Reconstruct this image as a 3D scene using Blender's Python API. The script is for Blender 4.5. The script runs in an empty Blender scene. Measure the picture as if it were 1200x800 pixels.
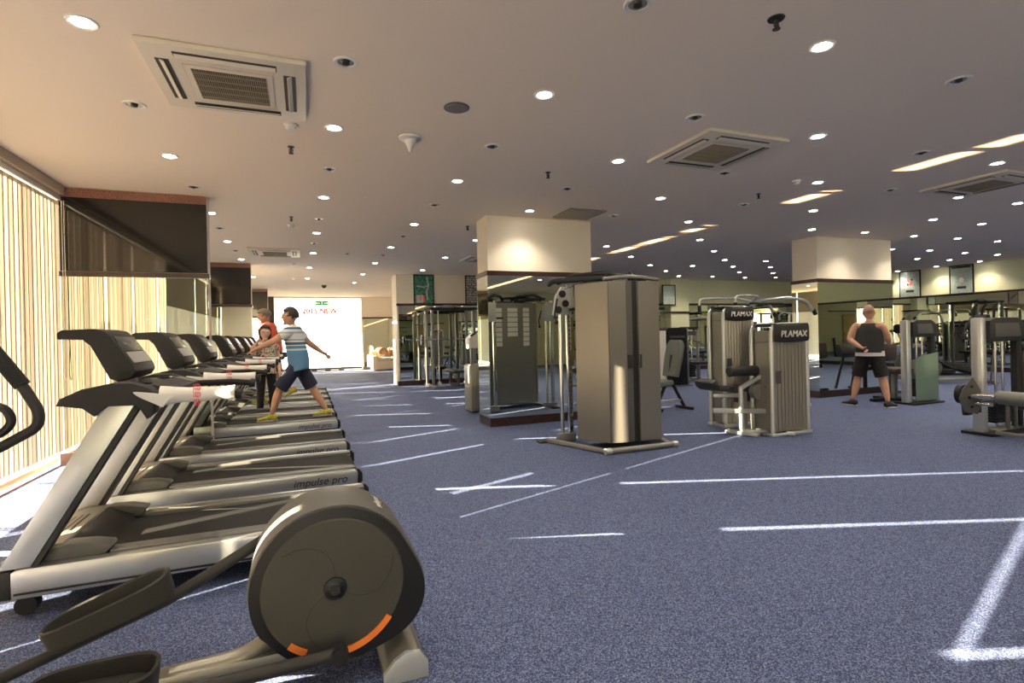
import bpy, bmesh, math, random
from mathutils import Vector as V, Matrix, noise
PI = math.pi
random.seed(7)
S = bpy.context.scene
C = S.collection
H = 3.15

# ------------------------------------------------------------------ materials
def mat(name, col, rough=.5, metal=0., spec=.5, bump=0., bscale=60., var=0., vscale=8., trans=0., emis=None, estr=0., aniso=0., coat=0.):
    m = bpy.data.materials.new(name); m.use_nodes = True
    nt = m.node_tree; b = nt.nodes['Principled BSDF']
    b.inputs['Base Color'].default_value = (*col, 1)
    b.inputs['Roughness'].default_value = rough
    b.inputs['Metallic'].default_value = metal
    b.inputs['Specular IOR Level'].default_value = spec
    b.inputs['Coat Weight'].default_value = coat
    if trans: b.inputs['Transmission Weight'].default_value = trans
    if emis: b.inputs['Emission Color'].default_value = (*emis, 1); b.inputs['Emission Strength'].default_value = estr
    tc = nt.nodes.new('ShaderNodeTexCoord')
    if var:
        n = nt.nodes.new('ShaderNodeTexNoise'); n.inputs['Scale'].default_value = vscale; n.inputs['Detail'].default_value = 4
        r = nt.nodes.new('ShaderNodeValToRGB')
        r.color_ramp.elements[0].position = .3; r.color_ramp.elements[1].position = .7
        r.color_ramp.elements[0].color = (*[c*(1-var) for c in col], 1)
        r.color_ramp.elements[1].color = (*[min(1, c*(1+var)) for c in col], 1)
        nt.links.new(tc.outputs['Object'], n.inputs['Vector']); nt.links.new(n.outputs['Fac'], r.inputs['Fac'])
        nt.links.new(r.outputs['Color'], b.inputs['Base Color'])
    if bump:
        n = nt.nodes.new('ShaderNodeTexNoise'); n.inputs['Scale'].default_value = bscale
        bp = nt.nodes.new('ShaderNodeBump'); bp.inputs['Strength'].default_value = bump; bp.inputs['Distance'].default_value = .004
        nt.links.new(tc.outputs['Object'], n.inputs['Vector']); nt.links.new(n.outputs['Fac'], bp.inputs['Height'])
        nt.links.new(bp.outputs['Normal'], b.inputs['Normal'])
    return m

def nodes(m): return m.node_tree, m.node_tree.nodes['Principled BSDF']

M = {}
M['ceiling'] = mat('ceiling paint', (.90, .79, .65), .85, spec=.2, bump=.1, bscale=200)
M['cream'] = mat('cream wall paint', (.84, .76, .62), .75, spec=.3, bump=.08, bscale=150)
M['green_wall'] = mat('pale yellow green wall paint', (.78, .77, .50), .75, spec=.3, bump=.08, bscale=150)
M['brown'] = mat('dark brown lacquered wood', (.035, .016, .012), .3, var=.4, vscale=12)
M['granite'] = mat('red brown granite', (.21, .09, .065), .35, var=.5, vscale=90)
M['black_glass'] = mat('black polished glass', (.012, .011, .010), .06, spec=.6)
M['mirror'] = mat('mirror silver', (.75, .80, .72), .012, metal=1.)
M['alum'] = mat('window aluminium', (.42, .38, .33), .45, metal=.6)
M['silver'] = mat('silver paint', (.60, .605, .575), .32, metal=.6, bump=.02, bscale=400)
M['band'] = mat('brushed silver side cover', (.52, .53, .525), .30, metal=.75)
M['beige'] = mat('champagne metal panel', (.275, .255, .215), .38, metal=.6)
M['steel'] = mat('polished steel', (.72, .70, .65), .16, metal=1.)
M['graysteel'] = mat('grey painted steel', (.27, .265, .25), .4, metal=.5)
M['black'] = mat('black plastic', (.014, .014, .015), .45, spec=.3, bump=.05, bscale=500)
M['pedalgrey'] = mat('matt dark plastic', (.030, .029, .026), .55, spec=.25, bump=.04, bscale=500)
M['darkgrey'] = mat('dark grey plastic', (.030, .029, .028), .5, spec=.25, bump=.04, bscale=500)
M['midgrey'] = mat('warm grey plastic', (.10, .097, .088), .45, spec=.35, bump=.04, bscale=500)
M['disc'] = mat('olive grey disc cover', (.060, .058, .049), .55, spec=.25, var=.06, vscale=5, bump=.03, bscale=400)
M['rubber'] = mat('black rubber', (.016, .016, .016), .7, spec=.25, bump=.2, bscale=300)
M['pad'] = mat('black vinyl upholstery', (.022, .021, .022), .38, bump=.08, bscale=250)
M['greypad'] = mat('grey vinyl upholstery', (.16, .17, .15), .45, bump=.08, bscale=250)
M['brownpad'] = mat('brown vinyl upholstery', (.07, .045, .04), .45, bump=.08, bscale=250)
M['orange'] = mat('orange trim', (.85, .22, .03), .4)
M['screen'] = mat('dark display', (.05, .055, .055), .15)
M['keypad'] = mat('silver keypad', (.45, .44, .42), .35, metal=.3)
M['towel'] = mat('white towelling', (.80, .78, .72), .95, bump=.6, bscale=350)
M['redprint'] = mat('red print', (.75, .10, .10), .8)
M['ink'] = mat('black lettering', (.02, .02, .02), .4)
M['white'] = mat('white plastic', (.80, .78, .72), .4)
M['acplastic'] = mat('ivory air conditioner plastic', (.72, .66, .54), .45)
M['acdark'] = mat('dark louvre gap', (.03, .027, .022), .6)
M['acgrille'] = mat('brown grille', (.30, .25, .17), .6)
M['sofa'] = mat('beige sofa fabric', (.58, .50, .38), .9, bump=.4, bscale=200)
M['cushion'] = mat('brown patterned cushion', (.25, .14, .09), .9, var=.6, vscale=30)
M['leaf'] = mat('plant leaf', (.22, .42, .05), .5, var=.3, vscale=6)
M['terracotta'] = mat('red pot', (.5, .09, .05), .5)
M['skin'] = mat('skin', (.62, .34, .22), .55, var=.08, vscale=10)
M['skin2'] = mat('fair skin', (.78, .48, .36), .55, var=.08, vscale=10)
M['hair'] = mat('black hair', (.018, .012, .010), .5, bump=.6, bscale=120)
M['greyhair'] = mat('short grey hair', (.22, .17, .13), .7, bump=.6, bscale=150)
M['redshirt'] = mat('red polo cloth', (.68, .10, .05), .85, bump=.2, bscale=60)
M['navy'] = mat('navy cloth', (.020, .024, .055), .85, bump=.2, bscale=60)
M['blackcloth'] = mat('black cloth', (.012, .011, .011), .85, bump=.2, bscale=60)
M['charcoal'] = mat('charcoal cloth', (.03, .03, .03), .85, bump=.2, bscale=60)
M['whitecloth'] = mat('white cloth', (.78, .72, .68), .85)
M['sole'] = mat('white sole', (.75, .73, .68), .6)
M['yellowshoe'] = mat('yellow shoe mesh', (.45, .42, .05), .7, var=.6, vscale=60)
M['shoe'] = mat('black shoe mesh', (.02, .02, .02), .7)
M['wood'] = mat('honey wood door', (.52, .36, .12), .45, var=.2, vscale=9)
M['terrace'] = mat('pale stone terrace', (.62, .58, .50), .6, var=.1, vscale=2)
M['ribgrey'] = mat('ribbed grey rail', (.22, .22, .215), .35, metal=.5)
M['hood'] = mat('warm grey hood', (.24, .225, .195), .42, spec=.35)
M['stubble'] = mat('cropped hair', (.40, .24, .17), .75, bump=.4, bscale=150)
M['pelmet'] = mat('tan pelmet paint', (.50, .42, .33), .6)
M['yellow'] = mat('yellow label', (.6, .5, .1), .5)
M['blue'] = mat('blue box plastic', (.04, .10, .3), .4)

# shroud: green tinted acrylic
m = mat('green tinted acrylic shroud', (.16, .23, .16), .22); M['shroud'] = m
# chart paper
def poster_mat(name, base, ink, scale=9, frac=.35):
    m = mat(name, base, .35); nt, b = nodes(m)
    tc = nt.nodes.new('ShaderNodeTexCoord'); mp = nt.nodes.new('ShaderNodeMapping'); mp.inputs['Scale'].default_value = (1, 1, 1)
    br = nt.nodes.new('ShaderNodeTexBrick'); br.inputs['Scale'].default_value = scale
    br.inputs['Color1'].default_value = (*base, 1); br.inputs['Color2'].default_value = (*[c*.7 for c in base], 1); br.inputs['Mortar'].default_value = (*ink, 1)
    br.inputs['Mortar Size'].default_value = .03
    n = nt.nodes.new('ShaderNodeTexNoise'); n.inputs['Scale'].default_value = 14; n.inputs['Detail'].default_value = 3
    r = nt.nodes.new('ShaderNodeValToRGB'); r.color_ramp.interpolation = 'CONSTANT'
    r.color_ramp.elements[0].position = 0; r.color_ramp.elements[0].color = (*ink, 1)
    r.color_ramp.elements[1].position = frac; r.color_ramp.elements[1].color = (1, 1, 1, 1)
    mx = nt.nodes.new('ShaderNodeMix'); mx.data_type = 'RGBA'; mx.blend_type = 'MULTIPLY'; mx.inputs[0].default_value = .8
    sx = nt.nodes.new('ShaderNodeSeparateXYZ'); cx = nt.nodes.new('ShaderNodeCombineXYZ'); nt.links.new(tc.outputs['Generated'], sx.inputs[0]); nt.links.new(sx.outputs['X'], cx.inputs['X']); nt.links.new(sx.outputs['Z'], cx.inputs['Y']); nt.links.new(cx.outputs[0], mp.inputs['Vector']); nt.links.new(mp.outputs['Vector'], br.inputs['Vector']); nt.links.new(tc.outputs['Generated'], n.inputs['Vector'])
    nt.links.new(n.outputs['Fac'], r.inputs['Fac']); nt.links.new(br.outputs['Color'], mx.inputs[6]); nt.links.new(r.outputs['Color'], mx.inputs[7])
    nt.links.new(mx.outputs[2], b.inputs['Base Color'])
    return m
M['chart'] = poster_mat('printed exercise chart', (.62, .70, .62), (.05, .09, .08))
M['greenposter'] = poster_mat('green illustrated poster', (.06, .34, .22), (.01, .05, .04), 5, .45)
M['greyposter'] = poster_mat('grey illustrated poster', (.45, .45, .42), (.05, .04, .04), 3, .42)

# carpet
m = mat('blue loop carpet', (.17, .18, .28), .75, spec=.28); M['carpet'] = m; nt, b = nodes(m)
tc = nt.nodes.new('ShaderNodeTexCoord'); n = nt.nodes.new('ShaderNodeTexVoronoi'); n.inputs['Scale'].default_value = 230; sc_ = nt.nodes.new('ShaderNodeSeparateColor'); nt.links.new(n.outputs['Color'], sc_.inputs[0])
r = nt.nodes.new('ShaderNodeValToRGB'); e = r.color_ramp.elements
e[0].position = .05; e[0].color = (.016, .022, .066, 1); e[1].position = .97; e[1].color = (.22, .265, .41, 1)
x = e.new(.55); x.color = (.056, .080, .190, 1)
n2 = nt.nodes.new('ShaderNodeTexNoise'); n2.inputs['Scale'].default_value = .7; n2.inputs['Detail'].default_value = 3
r2 = nt.nodes.new('ShaderNodeValToRGB'); r2.color_ramp.elements[0].color = (.88, .88, .88, 1); r2.color_ramp.elements[1].color = (1.1, 1.08, 1.06, 1)
mx = nt.nodes.new('ShaderNodeMix'); mx.data_type = 'RGBA'; mx.blend_type = 'MULTIPLY'; mx.inputs[0].default_value = 1
bp = nt.nodes.new('ShaderNodeBump'); bp.inputs['Strength'].default_value = .35; bp.inputs['Distance'].default_value = .003
L = nt.links.new
L(tc.outputs['Object'], n.inputs['Vector']); L(sc_.outputs[0], r.inputs['Fac']); L(tc.outputs['Object'], n2.inputs['Vector']); L(n2.outputs['Fac'], r2.inputs['Fac'])
L(r.outputs['Color'], mx.inputs[6]); L(r2.outputs['Color'], mx.inputs[7]); L(mx.outputs[2], b.inputs['Base Color']); L(n.outputs['Distance'], bp.inputs['Height']); L(bp.outputs['Normal'], b.inputs['Normal'])

def cloth_translucent(name, refl, tr, mixf=.5):
    m = bpy.data.materials.new(name); m.use_nodes = True; nt = m.node_tree
    for x in list(nt.nodes):
        if x.type == 'BSDF_PRINCIPLED': nt.nodes.remove(x)
    o = [x for x in nt.nodes if x.type == 'OUTPUT_MATERIAL'][0]
    d = nt.nodes.new('ShaderNodeBsdfDiffuse'); t = nt.nodes.new('ShaderNodeBsdfTranslucent'); a = nt.nodes.new('ShaderNodeAddShader')
    d.inputs['Color'].default_value = (*refl, 1); t.inputs['Color'].default_value = (*tr, 1)
    nt.links.new(d.outputs[0], a.inputs[0]); nt.links.new(t.outputs[0], a.inputs[1]); nt.links.new(a.outputs[0], o.inputs['Surface'])
    return m
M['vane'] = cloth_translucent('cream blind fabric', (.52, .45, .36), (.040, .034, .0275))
M['vane2'] = cloth_translucent('cream blind fabric shadow side', (.45, .36, .28), (.026, .021, .0175))  # shaded copy for alternate vanes, light and dark stripes put into the colour
M['shade'] = cloth_translucent('white roller fabric', (.5, .5, .48), (.085, .082, .075))
M['tanshade'] = cloth_translucent('tan roller fabric', (.30, .26, .18), (.012, .010, .006))

# window glass
m = mat('clear glass', (1, 1, 1), 0, trans=1.); M['glass'] = m
nt, b = nodes(m); o = [x for x in nt.nodes if x.type == 'OUTPUT_MATERIAL'][0]
g = nt.nodes.new('ShaderNodeBsdfGlossy'); g.inputs['Roughness'].default_value = .02; t = nt.nodes.new('ShaderNodeBsdfTransparent'); t.inputs['Color'].default_value = (.93, .95, .93, 1)
mx = nt.nodes.new('ShaderNodeMixShader'); mx.inputs[0].default_value = .06
nt.links.new(t.outputs[0], mx.inputs[1]); nt.links.new(g.outputs[0], mx.inputs[2]); nt.links.new(mx.outputs[0], o.inputs['Surface'])
# lamp emitter
M['lamp'] = mat('lit lamp', (1, 1, 1), .5, emis=(1, .93, .80), estr=45)
M['lampoff'] = mat('lamp reflector', (.55, .5, .42), .25, metal=.8)
M['exit'] = mat('exit sign green', (.02, .2, .06), .4, emis=(.05, .6, .15), estr=.25)
M['exitw'] = mat('exit sign white', (.8, .9, .8), .4, emis=(.8, 1, .8), estr=1.)

# striped shirt (stripes follow the height of the cloth)
m = mat('blue and white striped knit', (.6, .65, .7), .85, bump=.15, bscale=60); M['stripes'] = m; nt, b = nodes(m)
tc = nt.nodes.new('ShaderNodeTexCoord'); sp = nt.nodes.new('ShaderNodeSeparateXYZ'); mr = nt.nodes.new('ShaderNodeMapRange')
mr.inputs['From Min'].default_value = .88; mr.inputs['From Max'].default_value = 1.45
r = nt.nodes.new('ShaderNodeValToRGB'); r.color_ramp.interpolation = 'CONSTANT'
W_, B_, D_, G_ = (.74, .76, .74, 1), (.12, .27, .46, 1), (.05, .13, .26, 1), (.33, .42, .50, 1)
st = [(0, B_), (.10, (.09, .33, .55, 1)), (.16, W_), (.20, B_), (.27, W_), (.30, D_), (.36, W_), (.40, G_), (.44, W_), (.58, G_), (.62, W_), (.68, D_), (.73, W_), (.80, G_), (.85, W_), (.92, G_)]
e = r.color_ramp.elements; e[0].position = 0; e[0].color = st[0][1]; e[1].position = st[-1][0]; e[1].color = st[-1][1]
for p_, c_ in st[1:-1]: x = e.new(p_); x.color = c_
L = nt.links.new; L(tc.outputs['Object'], sp.inputs[0]); L(sp.outputs['Z'], mr.inputs['Value']); L(mr.outputs[0], r.inputs['Fac']); L(r.outputs['Color'], b.inputs['Base Color'])
# floral blouse
m = mat('floral blouse', (.7, .6, .5), .85, bump=.2, bscale=40); M['floral'] = m; nt, b = nodes(m)
tc = nt.nodes.new('ShaderNodeTexCoord'); n = nt.nodes.new('ShaderNodeTexNoise'); n.inputs['Scale'].default_value = 22; n.inputs['Detail'].default_value = 2
r = nt.nodes.new('ShaderNodeValToRGB'); r.color_ramp.interpolation = 'CONSTANT'; e = r.color_ramp.elements
e[0].position = 0; e[0].color = (.06, .04, .05, 1); e[1].position = .62; e[1].color = (.50, .06, .06, 1)
x = e.new(.40); x.color = (.34, .36, .18, 1); x = e.new(.46); x.color = (.74, .64, .52, 1)
L = nt.links.new; L(tc.outputs['Object'], n.inputs['Vector']); L(n.outputs['Fac'], r.inputs['Fac']); L(r.outputs['Color'], b.inputs['Base Color'])

# ------------------------------------------------------------------ mesh building
def fillet(pts, f, k=5):
    pts = [V(p) for p in pts]
    if f <= 0 or len(pts) < 3: return pts
    out = [pts[0]]
    for i in range(1, len(pts)-1):
        a, b, c = pts[i-1], pts[i], pts[i+1]
        d1, d2 = (a-b), (c-b); l = min(f, d1.length*.48, d2.length*.48)
        p, q = b+d1.normalized()*l, b+d2.normalized()*l
        for j in range(k+1):
            t = j/k; out.append(p*(1-t)**2 + b*2*t*(1-t) + q*t*t)
    out.append(pts[-1]); return out

class MB:
    def __init__(s): s.bm = bmesh.new()
    def _add(s, verts, faces):
        vs = [s.bm.verts.new(v) for v in verts]
        for f in faces:
            try: s.bm.faces.new([vs[i] for i in f])
            except ValueError: pass
        return vs
    def box(s, c, d, rot=(0, 0, 0), bev=0.):
        b2 = bmesh.new(); bmesh.ops.create_cube(b2, size=1)
        bmesh.ops.scale(b2, vec=d, verts=b2.verts)
        if bev: bmesh.ops.bevel(b2, geom=b2.edges[:], offset=min(bev, min(d)*.45), segments=2, affect='EDGES', profile=.6)
        from mathutils import Euler
        bmesh.ops.transform(b2, matrix=Matrix.Translation(c) @ Euler(rot).to_matrix().to_4x4(), verts=b2.verts)
        return s._merge(b2)
    def _merge(s, b2):
        b2.verts.index_update()
        s._add([v.co.copy() for v in b2.verts], [[v.index for v in f.verts] for f in b2.faces]); b2.free(); return s
    def bar(s, p, q, w, h, bev=0., up=(0, 0, 1)):
        p, q = V(p), V(q); z = (q-p); L = z.length; z.normalize(); u = V(up)
        if abs(z.dot(u)) > .98: u = V((1, 0, 0))
        x = z.cross(u).normalized(); y = z.cross(x).normalized()
        b2 = bmesh.new(); bmesh.ops.create_cube(b2, size=1); bmesh.ops.scale(b2, vec=(w, h, L), verts=b2.verts)
        if bev: bmesh.ops.bevel(b2, geom=b2.edges[:], offset=min(bev, w*.45, h*.45), segments=2, affect='EDGES', profile=.6)
        m = Matrix((x, y, z)).transposed().to_4x4(); m.translation = (p+q)/2
        bmesh.ops.transform(b2, matrix=m, verts=b2.verts); return s._merge(b2)
    def tube(s, pts, r, n=10, f=0., caps=True, sx=1.):
        P = fillet(pts, f)
        R = r if isinstance(r, (list, tuple)) else [r]*len(P)
        if len(R) != len(P): R = [R[0]+(R[-1]-R[0])*i/(len(P)-1) for i in range(len(P))]
        t0 = (P[1]-P[0]).normalized(); u = V((0, 0, 1)) if abs(t0.z) < .9 else V((1, 0, 0))
        u = (u - t0*u.dot(t0)).normalized(); vs = []
        for i, p in enumerate(P):
            t = ((P[min(i+1, len(P)-1)]-P[max(i-1, 0)])).normalized()
            u = (u - t*u.dot(t)).normalized(); w = t.cross(u)
            for k in range(n):
                a = 2*PI*k/n; vs.append(p + u*math.cos(a)*R[i] + w*math.sin(a)*R[i]*sx)
        fs = [[i*n+k, i*n+(k+1) % n, (i+1)*n+(k+1) % n, (i+1)*n+k] for i in range(len(P)-1) for k in range(n)]
        if caps: fs += [list(range(n))[::-1], [(len(P)-1)*n+k for k in range(n)]]
        s._add(vs, fs); return s
    def cyl(s, p, q, r, r2=None, n=20): return s.tube([p, q], [r, r if r2 is None else r2], n)
    def prism(s, poly, axis, a, b, bev=0.):
        n = len(poly)
        def P(u, v, t): return (t, u, v) if axis == 'X' else ((u, t, v) if axis == 'Y' else (u, v, t))
        if not bev:
            s._add([P(u, v, a) for u, v in poly]+[P(u, v, b) for u, v in poly], [list(range(n)), list(range(n, 2*n))[::-1]]+[[i, (i+1) % n, n+(i+1) % n, n+i] for i in range(n)]); return s
        b2 = bmesh.new(); v1 = [b2.verts.new(P(u, v, a)) for u, v in poly]; v2 = [b2.verts.new(P(u, v, b)) for u, v in poly]
        b2.faces.new(v1); b2.faces.new(v2[::-1])
        for i in range(n): b2.faces.new([v1[i], v1[(i+1) % n], v2[(i+1) % n], v2[i]])
        bmesh.ops.recalc_face_normals(b2, faces=b2.faces)
        es = [e for e in b2.edges if (e.verts[0] in v1) == (e.verts[1] in v1)]
        bmesh.ops.bevel(b2, geom=es, offset=bev, segments=2, affect='EDGES', profile=.6)
        return s._merge(b2)
    def lathe(s, prof, c, axis='Z', n=28):
        vs = []
        for r, z in prof:
            for k in range(n):
                a = 2*PI*k/n; x, y = r*math.cos(a), r*math.sin(a)
                p = (x, y, z) if axis == 'Z' else ((x, z, y) if axis == 'Y' else (z, x, y)); vs.append(V(c)+V(p))
        m = len(prof)
        fs = [[i*n+k, i*n+(k+1) % n, (i+1)*n+(k+1) % n, (i+1)*n+k] for i in range(m-1) for k in range(n)]
        fs += [list(range(n))[::-1], [(m-1)*n+k for k in range(n)]]
        s._add(vs, fs); return s
    def ball(s, c, r, seg=16):
        b2 = bmesh.new(); bmesh.ops.create_uvsphere(b2, u_segments=seg, v_segments=max(6, seg*2//3), radius=1)
        bmesh.ops.scale(b2, vec=(r, r, r) if not isinstance(r, (tuple, list)) else r, verts=b2.verts); bmesh.ops.translate(b2, vec=c, verts=b2.verts); return s._merge(b2)
    def loft(s, rings, n=18, cap0=False, cap1=False):
        # ring = (centre, axis_u, axis_v) with axis vectors already scaled
        vs = []
        for c, u, v in rings:
            for k in range(n):
                a = 2*PI*k/n; vs.append(V(c)+V(u)*math.cos(a)+V(v)*math.sin(a))
        fs = [[i*n+k, i*n+(k+1) % n, (i+1)*n+(k+1) % n, (i+1)*n+k] for i in range(len(rings)-1) for k in range(n)]
        if cap0: fs.append(list(range(n))[::-1])
        if cap1: fs.append([(len(rings)-1)*n+k for k in range(n)])
        s._add(vs, fs); return s
    def quad(s, a, b, c, d): s._add([a, b, c, d], [[0, 1, 2, 3]]); return s
    def build(s, name, m, parent=None, ang=35, recalc=True):
        if recalc: bmesh.ops.recalc_face_normals(s.bm, faces=s.bm.faces)
        me = bpy.data.meshes.new(name); s.bm.to_mesh(me); s.bm.free()
        me.materials.append(M[m] if isinstance(m, str) else m)
        me.shade_smooth()
        me.set_sharp_from_angle(angle=math.radians(ang))
        o = bpy.data.objects.new(name, me); C.objects.link(o)
        if parent is not None: o.parent = parent
        return o

def tag(o, label=None, cat=None, group=None, kind=None):
    if label: o['label'] = label
    if cat: o['category'] = cat
    if group: o['group'] = group
    if kind: o['kind'] = kind
    return o
def thing(name, label, cat, loc=(0, 0, 0), rz=0., group=None):
    o = bpy.data.objects.new(name, None); C.objects.link(o); o.location = loc; o.rotation_euler = (0, 0, rz); o.empty_display_size = .1
    return tag(o, label, cat, group)
def struct(o): o['kind'] = 'structure'; return o
def dup(root, loc, rz=0., label=None, group=None, sc=None):
    r = root.copy(); C.objects.link(r); r.location = loc; r.rotation_euler = (0, 0, rz)
    if sc: r.scale = sc
    if label: r['label'] = label
    if group: r['group'] = group
    for ch in list(root.children):
        c = ch.copy(); C.objects.link(c); c.parent = r
        for g in list(ch.children):
            d = g.copy(); C.objects.link(d); d.parent = c
    return r
def text(body, size, m, parent, mtx, name='lettering', ext=.001, shear=0., bold=0.):
    cu = bpy.data.curves.new(name, 'FONT'); cu.body = body; cu.size = size; cu.extrude = ext; cu.shear = shear; cu.offset = bold; cu.align_x = 'CENTER'; cu.align_y = 'CENTER'
    t = bpy.data.objects.new(name, cu); C.objects.link(t)
    dg = bpy.context.evaluated_depsgraph_get(); me = bpy.data.meshes.new_from_object(t.evaluated_get(dg))
    bpy.data.objects.remove(t); me.transform(mtx); me.materials.clear(); me.materials.append(M[m])
    o = bpy.data.objects.new(name, me); C.objects.link(o)
    if parent is not None: o.parent = parent
    return o
def frame_mtx(origin, xdir, ydir):
    x = V(xdir).normalized(); y = V(ydir).normalized(); z = x.cross(y).normalized()
    m = Matrix((x, y, z)).transposed().to_4x4(); m.translation = origin; return m
ORD = ['first', 'second', 'third', 'fourth', 'fifth', 'sixth', 'seventh', 'eighth', 'ninth', 'tenth', 'eleventh', 'twelfth', 'thirteenth', 'fourteenth', 'fifteenth']

# ------------------------------------------------------------------ camera
F_, YAW, ROLL, CZ, SY = 623.985, .3696, .0228, 1.3592, -7.634
cd = bpy.data.cameras.new('camera'); cam = bpy.data.objects.new('camera', cd); C.objects.link(cam); S.camera = cam
cd.sensor_width = 36; cd.lens = F_/1200*36; cd.clip_start = .05; cd.clip_end = 200
cr, sr = math.cos(ROLL), math.sin(ROLL)
fw = V((math.sin(YAW), math.cos(YAW), 0)); rt = V((math.cos(YAW), -math.sin(YAW), 0)); up = V((0, 0, 1))
# image u axis = cr*right - ... (rolled about the view axis)
X_ = rt*cr + up*sr*1.0
Y_ = up*cr - rt*sr*1.0
X2 = rt*math.cos(-ROLL) + up*math.sin(-ROLL); Y2 = up*math.cos(-ROLL) - rt*math.sin(-ROLL)
mm = Matrix((X2, Y2, -fw)).transposed().to_4x4(); mm.translation = (0, 0, CZ); cam.matrix_world = mm
cd.shift_y = SY/1200

# ------------------------------------------------------------------ room shell
XL, XR, YB, YF, YD = -2.62, 18.25, -7., 23.85, 15.14
o = MB().box(((XL-.24+XR+.5)/2, (YB+27)/2, -.03), (XR-XL+.74, 27-YB, .06)).build('floor', 'carpet'); struct(o)
o = MB().box(((XL+XR)/2, (YB+27)/2, H+.04), (XR-XL+1, 27-YB, .08)).build('ceiling', 'ceiling'); struct(o)

def mirror_wall(name, mb_wall, wallmat, trims):
    return None
# back wall block (mirrored below 2.25) from X 2.4 to the right wall
w = MB().box(((2.4+XR)/2, YD+.4, H/2), (XR-2.4, .8, H)).build('wall_back', 'cream'); struct(w)
MB().box(((2.45+XR)/2, YD-.008, 1.19), (XR-2.45, .012, 2.12)).build('mirror', 'mirror', w)
MB().box(((2.4+XR)/2, YD-.02, 2.285), (XR-2.38, .04, .07)).build('trim_band', 'brown', w)
MB().box(((2.4+XR)/2, YD-.015, .065), (XR-2.38, .03, .13)).build('skirting', 'brown', w)
MB().box((12.4, YD-.006, 2.735), (11.6, .01, .83)).build('paint_panel', 'green_wall', w)
# pilaster on the back wall
w = MB().box((11.9, YD-.16, 2.25), (.75, .30, 1.8-.001)).build('wall_pilaster', 'green_wall'); struct(w)
MB().box((11.9, YD-.17, 2.0), (.79, .34, .06)).build('trim_band', 'brown', w)
# right wall
w = MB().box((XR+.1, (YB+YD)/2, H/2), (.2, YD-YB, H)).build('wall_right', 'green_wall'); struct(w)
MB().box((XR-.008, 5.5, 1.19), (.012, 19, 2.12)).build('mirror', 'mirror', w)
MB().box((XR-.02, 5.5, 2.27), (.04, 19.1, .06)).build('trim_band', 'brown', w)
MB().box((XR-.015, 5.5, .065), (.03, 19.1, .13)).build('skirting', 'brown', w)
# unseen wall behind the viewer, with window openings added to brighten the ceiling
OP = [(-2., 1.2), (13.6, 17.4)]
w = MB(); xs = XL
for a, b in OP:
    w.box(((xs+a)/2, YB+.4, H/2), (a-xs, .2, H)); w.box(((a+b)/2, YB+.4, .2), (b-a, .2, .4)); w.box(((a+b)/2, YB+.4, H-.12), (b-a, .2, .24)); xs = b
w.box(((xs+XR)/2, YB+.4, H/2), (XR-xs, .2, H)); w = w.build('wall_front', 'green_wall'); struct(w)
MB().box((5.2, YB+.52, 2.285), (7.8, .04, .07)).build('trim_band', 'brown', w)
for i, (a, b) in enumerate(OP):
    fr = MB(); n_ = max(2, round((b-a)/1.1))
    for j in range(n_+1): fr.box((a+(b-a)*j/n_, YB+.4, 1.66), (.06, .08, 2.5))
    fr.box(((a+b)/2, YB+.4, .43), (b-a, .08, .06)); fr.box(((a+b)/2, YB+.4, H-.27), (b-a, .08, .06)); o = fr.build('window_%d' % (60+i), 'alum'); struct(o)
    MB().box(((a+b)/2, YB+.4, 1.65), (b-a, .01, 2.45)).build('glass_pane', 'glass', o)
w = MB().box((7.5, YB+.53, 1.05), (.95, .05, 2.1), bev=.01).build('door_1', 'wood'); struct(w)
MB().box((7.9, YB+.57, 1.0), (.03, .05, .14)).build('door_handle', 'steel', w)
# far end wall: brown corner, glass front, short mirrored wall
w = MB().box((-1.9, YF+.1, H/2), (1.4, .2, H)).build('wall_far', 'brown'); struct(w)
w = MB().box((3.5, YF+.1, H/2), (2.4, .2, H)).build('wall_far_end', 'cream'); struct(w)
MB().box((3.5, YF-.01, 1.19), (2.3, .012, 2.12)).build('mirror', 'mirror', w)
MB().box((3.5, YF-.02, 2.24), (2.4, .04, .07)).build('trim_band', 'brown', w)
MB().box((3.5, YF-.015, .065), (2.4, .03, .13)).build('skirting', 'brown', w)
w = MB().box((4.6, 19.9, H/2), (.2, 8.2, H)).build('wall_alcove', 'cream'); struct(w)
# far glass front
fr = MB()
for x in (-1.2, 2.3): fr.box((x, YF+.05, H/2), (.06, .08, H))
fr.box((.55, YF+.05, H-.03), (3.5, .08, .06)); fr.box((.55, YF+.05, .03), (3.5, .08, .06))
o = fr.build('window_1', 'white'); struct(o)
MB().box((.55, YF+.05, H/2), (3.44, .012, H-.12)).build('glass_pane', 'glass', o)
for x in (.72, .95): MB().tube([(x, YF-.03, .75), (x, YF-.06, .8), (x, YF-.06, 1.35), (x, YF-.03, 1.4)], .012, 8).build('pull_handle', 'steel', o)
for x in (.3, .85, 1.4): MB().box((x, YF+.02, .05), (.22, .07, .08), bev=.01).build('patch_fitting', 'darkgrey', o)
text('2015 NEW', .30, 'redprint', o, frame_mtx((.58, YF-.02, 2.54), (1, 0, 0), (0, 0, 1)), bold=.012, ext=.01)
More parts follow.
